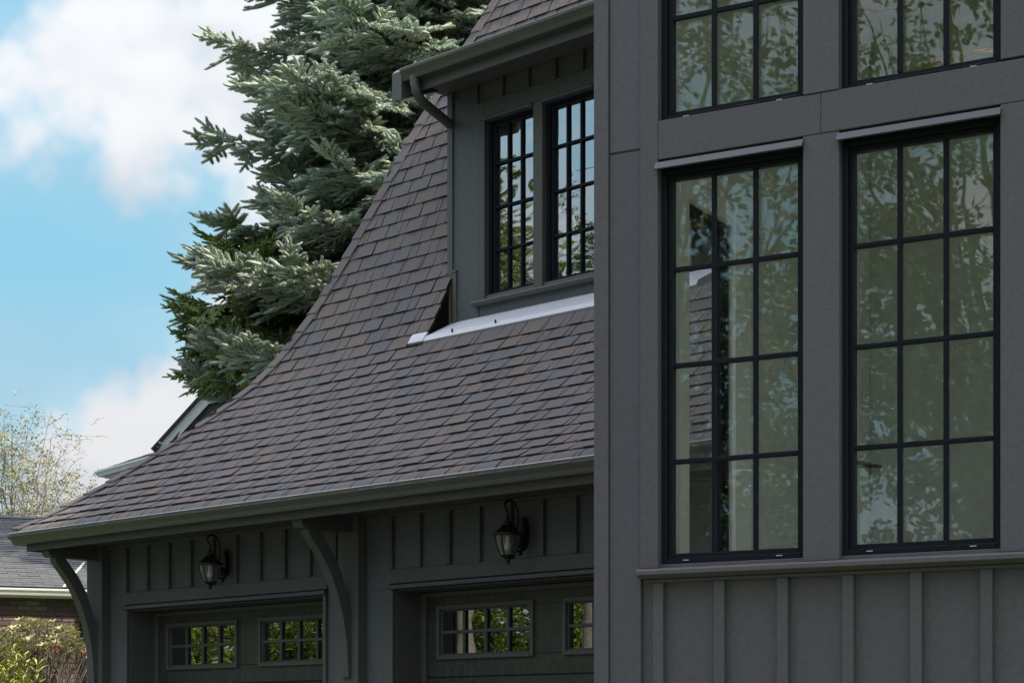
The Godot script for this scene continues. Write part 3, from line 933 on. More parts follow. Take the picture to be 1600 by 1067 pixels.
func bay_wing() -> void:
	var PT: Material = M.bay_trim
	var S: Material = M.bay_siding
	var b := bay
	var top := 8.0
	var right := 3.4
	# structural wall behind the boards, round the window openings
	var cols := [[0.343, 1.077], [1.252, 1.988], [2.163, 2.899]]  # third column is unseen, added to bring more light into the room
	var ylo := [1.958, 3.845]
	var yup := [4.072, 5.62]
	board(house, "bay_wall", Vector3(0.05, 0, -0.2), Vector3(right, 1.9572, -0.040), M.bay_panel, b)
	board(house, "bay_wall", Vector3(0.05, 1.9575, -0.2), Vector3(0.335, top, -0.022), S, b)
	board(house, "bay_wall", Vector3(1.085, 1.9575, -0.2), Vector3(1.244, top, -0.03), S, b)
	board(house, "bay_wall", Vector3(1.996, 1.9575, -0.2), Vector3(2.155, top, -0.03), S, b)
	board(house, "bay_wall", Vector3(2.907, 1.9575, -0.2), Vector3(right, top, -0.03), S, b)
	for q in cols:
		board(house, "bay_wall", Vector3(q[0] - 0.008, 3.86, -0.2), Vector3(q[1] + 0.008, 4.06, -0.03), S, b)
		board(house, "bay_wall", Vector3(q[0] - 0.008, 5.63, -0.2), Vector3(q[1] + 0.008, top, -0.03), S, b)
	# boards on the face
	board(house, "corner_board", Vector3(0, 0, -0.09), Vector3(0.077, top, 0), PT, b)
	board(house, "siding_panel", Vector3(0.0785, 0, -0.03), Vector3(0.2465, 3.948, -0.014), S, b)
	board(house, "siding_panel", Vector3(0.0785, 3.958, -0.03), Vector3(0.2465, top, -0.014), S, b)
	board(house, "casing", Vector3(0.248, 1.936, -0.05), Vector3(0.343, top, 0), PT, b)
	board(house, "casing", Vector3(1.077, 1.936, -0.05), Vector3(1.252, 3.884, -0.0005), PT, b)
	board(house, "casing", Vector3(1.079, 4.074, -0.05), Vector3(1.250, top, 0.0035), PT, b)
	board(house, "casing", Vector3(1.988, 1.936, -0.05), Vector3(2.163, 3.884, 0.0015), PT, b)
	board(house, "casing", Vector3(1.990, 4.080, -0.05), Vector3(2.161, top, 0.003), PT, b)
	board(house, "rail_board", Vector3(0.344, 3.886, -0.05), Vector3(1.163, 4.072, -0.0012), PT, b)
	board(house, "rail_board", Vector3(1.164, 3.886, -0.05), Vector3(2.899, 4.072, 0.0), PT, b)
	board(house, "casing", Vector3(2.899, 1.936, -0.05), Vector3(2.99, top, 0.001), PT, b)
	board(house, "siding_panel", Vector3(2.993, 1.936, -0.03), Vector3(right, top, -0.012), S, b)
	board(house, "apron_board", Vector3(0.275, 1.868, -0.042), Vector3(right, 1.885, -0.004), PT, b)
	var sl := MB.new()
	add_extrude(sl, PackedVector2Array([Vector2(-0.06, 1.886), Vector2(0.030, 1.886), Vector2(0.062, 1.902), Vector2(0.062, 1.920), Vector2(0.052, 1.930), Vector2(-0.06, 1.9355)]), 0.0, right - 0.258, b * Transform3D(Basis(Vector3(0, 0, 1), Vector3(0, 1, 0), Vector3(-1, 0, 0)), Vector3(right, 0, 0)))
	put(house, "window_sill", sl.mesh(), PT)
	var x := 0.312
	while x < right - 0.1:
		board(house, "batten", Vector3(x, 0, -0.042), Vector3(x + 0.055, 1.8672, -0.006), PT, b)
		x += 0.3168
	for q in cols:
		window_unit("bay_window", b, q[0], q[1], ylo[0], ylo[1], 3, [2.447, 2.907, 3.367], -0.042, 0.026, 0.024, 0.024, M.pane, M.frame, 0.09, true)
		window_unit("bay_window", b, q[0], q[1], yup[0], yup[1], 3, [4.572, 5.06], -0.042, 0.026, 0.024, 0.024, M.pane, M.frame, 0.09, true)
		var dc := MB.new()
		add_extrude(dc, PackedVector2Array([Vector2(-0.045, 3.862), Vector2(0.004, 3.860), Vector2(0.022, 3.832), Vector2(0.030, 3.836), Vector2(0.012, 3.870), Vector2(-0.045, 3.872)]), 0.0, q[1] - q[0] + 0.012, b * Transform3D(Basis(Vector3(0, 0, 1), Vector3(0, 1, 0), Vector3(-1, 0, 0)), Vector3(q[1] + 0.006, 0, 0)))
		put(house, "drip_cap", dc.mesh(), M.cap)
	# left flank: outer skin with a tall window, seen from inside through the front
	var zw := [-0.80, -1.40]
	board(house, "flank_wall", Vector3(0.012, 0, -9.0), Vector3(0.11, 2.0, -0.201), S, b)
	board(house, "flank_wall", Vector3(0.012, 3.92, -9.0), Vector3(0.11, top, -0.201), S, b)
	board(house, "flank_wall", Vector3(0.012, 2.0, zw[0]), Vector3(0.11, 3.92, -0.201), S, b)
	board(house, "flank_wall", Vector3(0.012, 2.0, -9.0), Vector3(0.11, 3.92, zw[1]), S, b)
	var lf := b * Transform3D(Basis(Vector3.UP, -PI / 2), Vector3(0.012, 0, 0))
	window_unit("added_flank_window", lf, zw[1] + 0.002, zw[0] - 0.002, 2.002, 3.918, 1, [], -0.02, 0.026, 0.022, 0.02, M.pane_clear, M.frame, 0.08, false)
	# room
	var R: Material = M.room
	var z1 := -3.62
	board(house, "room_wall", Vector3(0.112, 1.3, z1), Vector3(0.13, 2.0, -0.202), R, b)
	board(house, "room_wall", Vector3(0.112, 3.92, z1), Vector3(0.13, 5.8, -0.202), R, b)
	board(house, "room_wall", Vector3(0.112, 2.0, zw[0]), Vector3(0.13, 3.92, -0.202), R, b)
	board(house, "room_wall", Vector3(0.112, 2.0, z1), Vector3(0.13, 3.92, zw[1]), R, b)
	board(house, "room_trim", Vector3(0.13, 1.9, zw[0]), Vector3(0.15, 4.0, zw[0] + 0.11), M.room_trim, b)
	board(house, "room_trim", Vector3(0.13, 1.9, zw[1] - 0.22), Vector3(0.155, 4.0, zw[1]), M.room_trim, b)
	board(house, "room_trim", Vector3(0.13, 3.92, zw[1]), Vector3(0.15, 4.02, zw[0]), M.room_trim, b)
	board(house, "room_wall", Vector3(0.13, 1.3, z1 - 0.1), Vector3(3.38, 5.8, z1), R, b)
	for q in [[1.3, 1.34, z1, -0.202], [3.95, 5.8, z1, -0.202], [1.34, 3.95, -0.36, -0.202], [1.34, 3.95, z1, -1.42]]:  # opening left for the added sun window
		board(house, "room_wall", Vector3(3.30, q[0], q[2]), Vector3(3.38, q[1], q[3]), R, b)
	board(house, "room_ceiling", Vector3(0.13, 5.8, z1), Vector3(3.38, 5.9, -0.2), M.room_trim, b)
	board(house, "room_floor", Vector3(0.13, 1.2, z1), Vector3(3.38, 1.3, -0.2), M.room_floor, b)
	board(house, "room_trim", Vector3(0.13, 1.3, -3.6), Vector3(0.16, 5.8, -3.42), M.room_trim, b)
	# unseen house body behind; its roof is raised to shade the garage from sun
	for q in [[0.0, 1.34, -9.0, -0.1], [3.95, top, -9.0, -0.1], [1.34, 3.95, -0.36, -0.1], [1.34, 3.95, -9.0, -1.42]]:
		board(house, "main_wall", Vector3(3.4, q[0], q[2]), Vector3(3.52, q[1], q[3]), S, b)
	var rt := b * Transform3D(Basis(Vector3.UP, PI / 2), Vector3(3.52, 0, 0))
	window_unit("added_flank_window", rt, 0.362, 1.418, 1.342, 3.948, 2, [2.2, 3.08], -0.02, 0.026, 0.022, 0.02, M.pane_clear, M.frame, 0.08, false)  # unseen window, added to let sun in and brighten the bay room
	board(house, "main_wall", Vector3(0.1, 0, -9.1), Vector3(9.0, top, -9.0), S, b)
	board(house, "main_wall", Vector3(3.53, 0, -1.6), Vector3(9.0, top, -1.5), S, b)
	board(house, "main_wall", Vector3(8.9, 0, -9.0), Vector3(9.0, top, -1.6), S, b)
	var gr := MB.new()
	add_extrude(gr, PackedVector2Array([Vector2(-0.35, top), Vector2(9.3, top), Vector2(4.5, 13.5)]), -9.3, 0.4, b)
	put(house, "main_roof", gr.mesh(), M.shingle[1])

# ------------------------------------------------------------------ lanterns
func lantern(at_: Vector3, label: String) -> void:
	var l := thing("wall_lantern", label, "wall lantern", at_, 0.0, "wall lanterns over the garage doors")
	var zc := 0.19
	var body := MB.new()
	add_lathe(body, [Vector2(0.0, 0.345), Vector2(0.014, 0.34), Vector2(0.018, 0.325), Vector2(0.016, 0.312), Vector2(0.030, 0.306), Vector2(0.036, 0.298), Vector2(0.034, 0.288), Vector2(0.052, 0.272), Vector2(0.070, 0.252), Vector2(0.084, 0.236), Vector2(0.106, 0.228), Vector2(0.110, 0.220), Vector2(0.108, 0.210), Vector2(0.094, 0.206), Vector2(0.0, 0.205)], 24, Vector3(0, 0, zc))
	put(l, "cap", body.mesh(), M.iron)
	var foot := MB.new()
	add_lathe(foot, [Vector2(0.0, 0.072), Vector2(0.044, 0.070), Vector2(0.050, 0.062), Vector2(0.044, 0.054), Vector2(0.026, 0.046), Vector2(0.018, 0.034), Vector2(0.020, 0.026), Vector2(0.013, 0.016), Vector2(0.014, 0.008), Vector2(0.008, 0.001), Vector2(0.0, 0.0)], 16, Vector3(0, 0, zc))
	put(l, "finial", foot.mesh(), M.iron)
	var pr := [Vector2(0.046, 0.068), Vector2(0.066, 0.108), Vector2(0.080, 0.150), Vector2(0.088, 0.19), Vector2(0.089, 0.208)]
	for k in 6:
		var a0 := TAU * k / 6.0 + 0.26
		var a1 := TAU * (k + 1) / 6.0 + 0.26
		var rib := PackedVector3Array()
		var rad := PackedFloat32Array()
		for p in pr:
			rib.append(Vector3((p.x + 0.004) * cos(a0), p.y, zc + (p.x + 0.004) * sin(a0)))
			rad.append(0.0048)
		var rm := MB.new()
		add_tube(rm, rib, rad, 6)
		put(l, "rib", rm.mesh(), M.iron)
		var gm := MB.new()
		for s in 3:
			for i in pr.size() - 1:
				var b0 := lerpf(a0, a1, s / 3.0)
				var b1 := lerpf(a0, a1, (s + 1) / 3.0)
				var f := func(p: Vector2, a: float) -> Vector3: return Vector3(p.x * cos(a), p.y, zc + p.x * sin(a))
				var n0 := Vector3(cos(b0), -0.3, sin(b0)).normalized()
				var n1 := Vector3(cos(b1), -0.3, sin(b1)).normalized()
				gm.tri3(f.call(pr[i], b0), f.call(pr[i], b1), f.call(pr[i + 1], b1), n0, n1, n1)
				gm.tri3(f.call(pr[i], b0), f.call(pr[i + 1], b1), f.call(pr[i + 1], b0), n0, n1, n0)
		put(l, "glass_panel", gm.mesh(), M.lamp_glass)
	var bu := MB.new()
	add_lathe(bu, [Vector2(0.0, 0.098), Vector2(0.014, 0.102), Vector2(0.024, 0.118), Vector2(0.026, 0.132), Vector2(0.018, 0.156), Vector2(0.013, 0.175), Vector2(0.013, 0.205)], 12, Vector3(0, 0, zc))
	put(l, "bulb", bu.mesh(), M.bulb)
	# back plate and scrolled arm
	var bp := MB.new()
	var ov := PackedVector2Array()
	for k in 24: ov.append(Vector2(0.052 * cos(TAU * k / 24.0), 0.235 + 0.125 * sin(TAU * k / 24.0)))
	add_extrude(bp, ov, 0.021, 0.038)
	var ov2 := PackedVector2Array()
	for k in 24: ov2.append(Vector2(0.036 * cos(TAU * k / 24.0), 0.235 + 0.10 * sin(TAU * k / 24.0)))
	add_extrude(bp, ov2, 0.038, 0.052)
	put(l, "back_plate", bp.mesh(), M.iron)
	var arm := MB.new()
	var c := Curve3D.new()
	for q in [[0.052, 0.20], [0.085, 0.155], [0.105, 0.20], [0.085, 0.30], [0.09, 0.40], [0.13, 0.455], [0.18, 0.465], [0.215, 0.44], [0.212, 0.405], [0.19, 0.385], [0.19, 0.335]]:
		c.add_point(Vector3(0, q[1], q[0]))
	for i in range(1, c.point_count - 1):
		var t := (c.get_point_position(i + 1) - c.get_point_position(i - 1)) / 6.0
		c.set_point_in(i, -t)
		c.set_point_out(i, t)
	c.bake_interval = 0.012
	var pts := c.get_baked_points()
	var rr := PackedFloat32Array()
	for i in pts.size(): rr.append(0.0095)
	add_tube(arm, pts, rr, 8)
	put(l, "arm", arm.mesh(), M.iron)
	var sc := MB.new()
	var sp := PackedVector3Array()
	var sr := PackedFloat32Array()
	for k in 22:
		var a := -2.2 + k * 0.36
		var r := 0.045 - k * 0.0017
		sp.append(Vector3(0, 0.145 + r * sin(a), 0.075 + r * cos(a)))
		sr.append(0.0085)
	add_tube(sc, sp, sr, 7)
	var tail := PackedVector3Array([Vector3(0, 0.14, 0.04), Vector3(0, 0.105, 0.045), Vector3(0, 0.085, 0.055), Vector3(0, 0.078, 0.07)])
	add_tube(sc, tail, PackedFloat32Array([0.014, 0.013, 0.014, 0.009]), 7)
	put(l, "scroll", sc.mesh(), M.iron)

func pendant(where: Vector3) -> void:
	var p := thing("ring_pendant", "brass ring pendant lamp hanging in the room behind the upper bay window", "pendant lamp", where)
	var ring := PackedVector3Array()
	var rr := PackedFloat32Array()
	for k in 49:
		ring.append(Vector3(0.34 * cos(TAU * k / 48.0), 0, 0.34 * sin(TAU * k / 48.0)))
		rr.append(0.017)
	var mb := MB.new()
	add_tube(mb, ring, rr, 10)
	put(p, "ring", mb.mesh(), M.brass)
	var drop := 5.8 - where.y
	for k in 3:
		var a := TAU * k / 3.0 + 0.4
		var rod := MB.new()
		add_tube(rod, PackedVector3Array([Vector3(0.34 * cos(a), 0, 0.34 * sin(a)), Vector3(0, drop * 0.6, 0)]), PackedFloat32Array([0.004, 0.004]), 6)
		put(p, "rod", rod.mesh(), M.brass)
	var can := MB.new()
	add_tube(can, PackedVector3Array([Vector3(0, drop * 0.6, 0), Vector3(0, drop - 0.03, 0)]), PackedFloat32Array([0.006, 0.006]), 6)
	add_lathe(can, [Vector2(0.0, drop - 0.045), Vector2(0.05, drop - 0.03), Vector2(0.06, drop - 0.001)], 16)
	put(p, "canopy", can.mesh(), M.brass)

# ------------------------------------------------------------------ vegetation
func finger(mb: MB, r: RandomNumberGenerator, p0: Vector3, dir: Vector3, ln: float, needle: float, count: int, c0: Color, c1: Color) -> void:
	var a := dir.cross(Vector3(0.2, 1, 0.1)).normalized()
	var b := a.cross(dir).normalized()
	# the packed inner needles: a lumpy tapering core
	if count >= 30:
		var pth := PackedVector3Array()
		var rad := PackedFloat32Array()
		for i in 6:
			pth.append(p0 + dir * ln * (0.06 + 0.94 * i / 5.0) + (a * r.randf_range(-1, 1) + b * r.randf_range(-1, 1)) * needle * 0.12)
			rad.append(needle * [0.34, 0.50, 0.48, 0.50, 0.42, 0.18][i] * r.randf_range(0.85, 1.15))
		mb.col = c0.lerp(c1, 0.35)
		add_tube(mb, pth, rad, 6)
	for k in count:
		var t := (k + r.randf()) / count
		var w := r.randf() * TAU
		var rad := a * cos(w) + b * sin(w)
		var nd := (dir * r.randf_range(0.45, 0.9) + rad).normalized()
		var nl := needle * r.randf_range(0.75, 1.15) * (1.0 if t < 0.85 else 0.75)
		var p := p0 + dir * ln * t
		var side := nd.cross(rad + dir * 0.1).normalized() * needle * 0.13
		mb.col = c0.lerp(c1, r.randf())
		mb.tri(p - side, p + side, p + nd * nl, (rad + nd * 0.3).normalized())

func spray_mesh(seed_: int, ln: float, pairs: int, fl: float, needle: float, count: int, tips: Array, old: Array, lift: float) -> ArrayMesh:
	var r := RandomNumberGenerator.new()
	r.seed = seed_
	var mb := MB.new()
	mb.col = Color(0.13, 0.085, 0.05)
	add_tube(mb, PackedVector3Array([Vector3.ZERO, Vector3(ln * 0.5, 0.01, 0), Vector3(ln, 0, 0)]), PackedFloat32Array([0.008, 0.006, 0.003]), 4)
	finger(mb, r, Vector3(ln * 0.15, 0, 0), Vector3.RIGHT, ln * 0.85, needle, int(count * 1.6), old[0], old[1])
	finger(mb, r, Vector3(ln * 0.92, 0, 0), Vector3(1, 0.1, 0).normalized(), fl * 1.1, needle, count, tips[0], tips[1])
	for k in pairs:
		for s in [-1, 1]:
			var u := (k + 0.5 + r.randf_range(-0.25, 0.25)) / pairs
			var d := Vector3(r.randf_range(0.6, 0.9), r.randf_range(-0.15, 0.25) + lift, s * r.randf_range(0.6, 0.9)).normalized()
			var l2 := fl * r.randf_range(0.75, 1.2) * (1.1 - 0.35 * u)
			var p := Vector3(ln * u, 0.005, 0)
			var fresh := r.randf() < 0.6
			mb.col = Color(0.12, 0.08, 0.05)
			add_tube(mb, PackedVector3Array([p, p + d * l2]), PackedFloat32Array([0.005, 0.003]), 3)
			finger(mb, r, p, d, l2, needle, count, tips[0] if fresh else old[0], tips[1] if fresh else old[1])
	return mb.mesh(true)

func multi(parent: Node3D, called: String, mesh: Mesh, xf: Array, cols: Array, material: Material) -> void:
	var mm := MultiMesh.new()
	mm.transform_format = MultiMesh.TRANSFORM_3D
	mm.use_colors = true
	mm.mesh = mesh
	mm.instance_count = xf.size()
	for i in xf.size():
		mm.set_instance_transform(i, xf[i])
		mm.set_instance_color(i, cols[i])
	var o := MultiMeshInstance3D.new()
	o.name = called
	o.multimesh = mm
	o.material_override = material
	o.set_meta("kind", "stuff")
	parent.add_child(o, true)

func aim(dir: Vector3, roll: float) -> Basis:     # x axis along dir, y as far up as it can be, then rolled
	var x := dir.normalized()
	var z := x.cross(Vector3.UP)
	if z.length() < 0.05: z = Vector3(0, 0, 1)
	z = z.normalized()
	var y := z.cross(x).normalized()
	return Basis(x, y, z).rotated(x, roll)

# opt: height, from, spread(y)->length, per (branches each whorl), gap, rise, droop, step, hang, scale
func conifer(t: Node3D, seed_: int, o: Dictionary, sprays: Array) -> void:
	var r := RandomNumberGenerator.new()
	r.seed = seed_
	var h: float = o.height
	var tr := MB.new()
	var path := PackedVector3Array()
	var rad := PackedFloat32Array()
	for i in 9:
		var u := i / 8.0
		path.append(Vector3(0.06 * sin(u * 5.0), h * u, 0.05 * cos(u * 4.0)))
		rad.append(lerpf(h * 0.021, 0.012, u))
	add_tube(tr, path, rad, 10)
	put(t, "trunk", tr.mesh(), M.bark)
	var limbs := MB.new()
	var xf := []
	var cl := []
	for k in sprays.size():
		xf.append([])
		cl.append([])
	var y: float = o.from
	while y < h - 0.15:
		var n: int = o.per
		var ph := r.randf() * TAU
		for k in n:
			var az := ph + TAU * k / n + r.randf_range(-0.3, 0.3)
			var yy: float = y + r.randf_range(-0.5, 0.5) * o.gap
			var L: float = o.spread.call(yy) * r.randf_range(0.68, 1.14)
			if o.has("only") and not o.only.call(az, yy): continue
			if L < 0.15: continue
			var dh := Vector3(cos(az), 0, sin(az))
			var side := Vector3(-sin(az), 0, cos(az))
			var rise: float = o.rise * r.randf_range(0.6, 1.4)
			var drp: float = o.droop * r.randf_range(0.7, 1.3)
			var bend := r.randf_range(-0.15, 0.15)
			var fp := func(u: float) -> Vector3: return Vector3(0, yy, 0) + dh * L * u + side * bend * L * u * u + Vector3.UP * L * (rise * u - drp * u * u + 0.55 * drp * u * u * u * u)
			var lp := PackedVector3Array()
			var lr := PackedFloat32Array()
			for i in 7:
				lp.append(fp.call(i / 6.0))
				lr.append(lerpf(0.008 + L * 0.010, 0.005, i / 6.0))
			add_tube(limbs, lp, lr, 4)
			var tone := r.randf_range(0.72, 1.1)
			var u2: float = 0.12 + 0.1 * r.randf()
			while u2 < 1.0:
				var p: Vector3 = fp.call(u2)
				var d: Vector3 = (fp.call(minf(u2 + 0.05, 1.05)) - p).normalized()
				for s in [-1, 1]:
					var ls: float = (0.15 + o.side * L * (1.02 - u2) * (0.35 + u2)) * r.randf_range(0.6, 1.25)
					var sd: Vector3 = (d * r.randf_range(0.6, 1.0) + side * s + Vector3.UP * r.randf_range(-0.15, 0.12)).normalized()
					if ls > 0.3: add_tube(limbs, PackedVector3Array([p, p + sd * ls + Vector3.DOWN * ls * ls * 0.12]), PackedFloat32Array([0.007, 0.003]), 3)
					var q := 0.0
					while q < ls:
						var pp := p + sd * q + Vector3.DOWN * (q * q * 0.12)
						var dd: Vector3 = (sd + Vector3(r.randf_range(-0.5, 0.5), r.randf_range(-0.35, 0.25) - o.hang, r.randf_range(-0.5, 0.5))).normalized()
						var kk := r.randi_range(0, sprays.size() - 1)
						var sc: float = o.scale * r.randf_range(0.7, 1.15)
						xf[kk].append(Transform3D(aim(dd, r.randf_range(-0.6, 0.6)).scaled(Vector3.ONE * sc), pp))
						var g := tone * r.randf_range(0.8, 1.15)
						cl[kk].append(Color(g * r.randf_range(0.92, 1.08), g, g * r.randf_range(0.92, 1.08)))
						q += o.fill * r.randf_range(0.7, 1.3)
				u2 += o.step / L * r.randf_range(0.75, 1.25)
			var e: Vector3 = fp.call(1.0)
			for i in 3:
				var kk := r.randi_range(0, sprays.size() - 1)
				xf[kk].append(Transform3D(aim((e - (fp.call(0.9) as Vector3)).normalized() + Vector3(r.randf_range(-.3, .3), r.randf_range(-.2, .3), r.randf_range(-.3, .3)), r.randf_range(-0.5, 0.5)).scaled(Vector3.ONE * o.scale), e - dh * 0.06 * i))
				cl[kk].append(Color(tone, tone, tone))
		y += o.gap
	put(t, "branches", limbs.mesh(), M.bark)
	var cr := part(t, "crown")
	var total := 0
	for k in sprays.size():
		total += xf[k].size()
		multi(cr, "foliage", sprays[k], xf[k], cl[k], o.get("mat", M.needle))
	print(t.name, " sprays ", total)

func leaf_cluster(seed_: int, n: int, spread: float, ln: float, wd: float, cols: Array) -> ArrayMesh:
	var r := RandomNumberGenerator.new()
	r.seed = seed_
	var mb := MB.new()
	mb.col = Color(0.12, 0.09, 0.06)
	add_tube(mb, PackedVector3Array([Vector3.ZERO, Vector3(spread * 0.5, 0.02, 0), Vector3(spread, 0.0, 0.02)]), PackedFloat32Array([0.005, 0.004, 0.002]), 3)
	for k in n:
		var p := Vector3(spread * r.randf_range(0.1, 1.0), r.randf_range(-0.3, 0.3) * spread, r.randf_range(-0.45, 0.45) * spread)
		var d := Vector3(r.randf_range(-0.6, 1.0), r.randf_range(-0.9, 0.3), r.randf_range(-1, 1)).normalized()
		var s := d.cross(Vector3(r.randf_range(-0.5, 0.5), 1, r.randf_range(-0.5, 0.5))).normalized()
		var nn := s.cross(d).normalized()
		if nn.y < 0: nn = -nn
		var l := ln * r.randf_range(0.7, 1.2)
		var w := wd * r.randf_range(0.8, 1.15)
		mb.col = (cols[r.randi_range(0, cols.size() - 1)] as Color) * r.randf_range(0.8, 1.2)
		var m := p + d * l * 0.45 + nn * l * 0.06
		var e := p + d * l - nn * l * 0.06
		var a := m + s * w * 0.5 - nn * w * 0.12
		var b := m - s * w * 0.5 - nn * w * 0.12
		mb.quad(p, a, e, m, (nn + s * 0.25).normalized())
		mb.quad(p, b, e, m, (nn - s * 0.25).normalized())
	return mb.mesh(true)

# opt: height, bole, crown (Vector3 radii), mid (y of crown centre), limbs, clusters, clump, fork
func leafy(t: Node3D, seed_: int, o: Dictionary, meshes: Array, bark: Material) -> void:
	var r := RandomNumberGenerator.new()
	r.seed = seed_
	var tr := MB.new()
	var cr: Vector3 = o.crown
	var lean: Vector3 = o.get("lean", Vector3.ZERO)
	var fork: Vector3 = Vector3(0, o.fork, 0) + lean * o.fork
	add_tube(tr, PackedVector3Array([Vector3.ZERO, fork * 0.5 + Vector3(0.03, 0, 0), fork, Vector3(0, o.mid, 0) + lean * o.mid, Vector3(0, o.mid + cr.y * 0.85, 0) + lean * o.mid]), PackedFloat32Array([o.bole * 1.25, o.bole, o.bole * 0.85, o.bole * 0.45, 0.012]), 9)
	put(t, "trunk", tr.mesh(), bark)
	var lm := MB.new()
	var xf := []
	var cl := []
	for k in meshes.size():
		xf.append([])
		cl.append([])
	for i in o.limbs:
		var az := r.randf() * TAU
		var v := r.randf_range(-0.85, 0.95)
		var hor := sqrt(maxf(0.0, 1.0 - v * v)) * r.randf_range(0.65, 1.05)
		var tip: Vector3 = Vector3(cos(az) * hor * cr.x, o.mid + v * cr.y, sin(az) * hor * cr.z) + lean * o.mid
		var base: Vector3 = fork.lerp(Vector3(0, o.mid + cr.y * 0.5, 0) + lean * o.mid, clampf(r.randf_range(-0.1, 0.9) * (0.5 + 0.5 * v), 0, 1))
		var mid: Vector3 = base.lerp(tip, 0.5) + Vector3(r.randf_range(-0.2, 0.2), 0.15 * cr.y * r.randf(), r.randf_range(-0.2, 0.2))
		add_tube(lm, PackedVector3Array([base, mid, tip]), PackedFloat32Array([o.bole * 0.35, o.bole * 0.2, 0.006]), 5)
		var tone := r.randf_range(0.8, 1.12)
		for k in o.clusters:
			var u := r.randf_range(0.35, 1.05)
			var on: Vector3 = (base.lerp(mid, u * 2.0) if u < 0.5 else mid.lerp(tip, u * 2.0 - 1.0))
			var off: Vector3 = Vector3(r.randfn(), r.randfn() * 0.7, r.randfn()) * o.clump
			if k % 4 == 0 and off.length() > 0.15: add_tube(lm, PackedVector3Array([on, on + off]), PackedFloat32Array([0.008, 0.003]), 3)
			var kk := r.randi_range(0, meshes.size() - 1)
			xf[kk].append(Transform3D(aim(off + Vector3(0, 0.02, 0.01), r.randf_range(-1, 1)).scaled(Vector3.ONE * r.randf_range(0.8, 1.2)), on + off * 0.9))
			var g := tone * r.randf_range(0.85, 1.15)
			cl[kk].append(Color(g, g, g * r.randf_range(0.85, 1.1)))
	put(t, "branches", lm.mesh(), bark)
	var crown := part(t, "crown")
	for k in meshes.size(): multi(crown, "foliage", meshes[k], xf[k], cl[k], M.leaf)

func trees() -> void:
	# blue spruce behind the garage
	var tips := [Color(0.36, 0.45, 0.39), Color(0.62, 0.68, 0.57)]
	var old := [Color(0.30, 0.39, 0.33), Color(0.56, 0.63, 0.53)]
	var sp := []
	for k in 4: sp.append(spray_mesh(200 + k, 0.30, 4, 0.155, 0.033, 120, tips, old, 0.12))
	var s := thing("blue_spruce", "tall silvery blue spruce rising behind the shingled garage roof", "spruce", ground_at(700, 31.5))
	conifer(s, 71, {"height": 23.3, "from": 3.9, "per": 8, "gap": 0.46, "rise": 0.12, "droop": 0.42, "step": 0.26, "side": 0.46, "fill": 0.26, "hang": 0.12, "scale": 1.5,
		"spread": func(y: float) -> float: return (3.45 + 0.75 * smoothstep(10.0, 8.9, y)) * clampf((23.3 - y) / 12.0, 0.05, 1.0) * (0.95 + 0.10 * sin(y * 1.57 + 2.0))}, sp)
	# green cedar with hanging sprays beside it
	var ct := [Color(0.14, 0.21, 0.06), Color(0.26, 0.33, 0.11)]
	var co := [Color(0.12, 0.18, 0.05), Color(0.22, 0.28, 0.09)]
	var cs := []
	for k in 3: cs.append(spray_mesh(300 + k, 0.34, 5, 0.13, 0.026, 40, ct, co, -0.25))
	var cd := thing("cedar_tree", "loose green cedar with drooping sprays left of the blue spruce", "cedar", ground_at(402, 31.0))
	conifer(cd, 72, {"height": 9.4, "from": 6.9, "per": 7, "gap": 0.34, "rise": 0.35, "droop": 0.75, "step": 0.17, "side": 0.32, "fill": 0.15, "hang": 0.55, "scale": 1.2, "mat": M.needle,
		"spread": func(y: float) -> float: return 1.12 * clampf((9.9 - y) / 1.6, 0.1, 1.0)}, cs)
	# birch, thin and turning yellow, far behind the neighbour
	var bl := []
	for k in 3: bl.append(leaf_cluster(400 + k, 8, 0.34, 0.062, 0.046, [Color(0.34, 0.34, 0.15), Color(0.26, 0.28, 0.14), Color(0.42, 0.39, 0.20), Color(0.24, 0.24, 0.15)]))
	var bt := thing("birch_tree", "thin yellowing birch with sparse leaves behind the neighbour's grey roof", "birch", ground_at(18, 44.0))
	leafy(bt, 81, {"height": 9.0, "bole": 0.055, "crown": Vector3(2.3, 2.7, 2.2), "mid": 5.9, "limbs": 64, "clusters": 40, "clump": 0.36, "fork": 2.6}, bl, M.bark_pale)

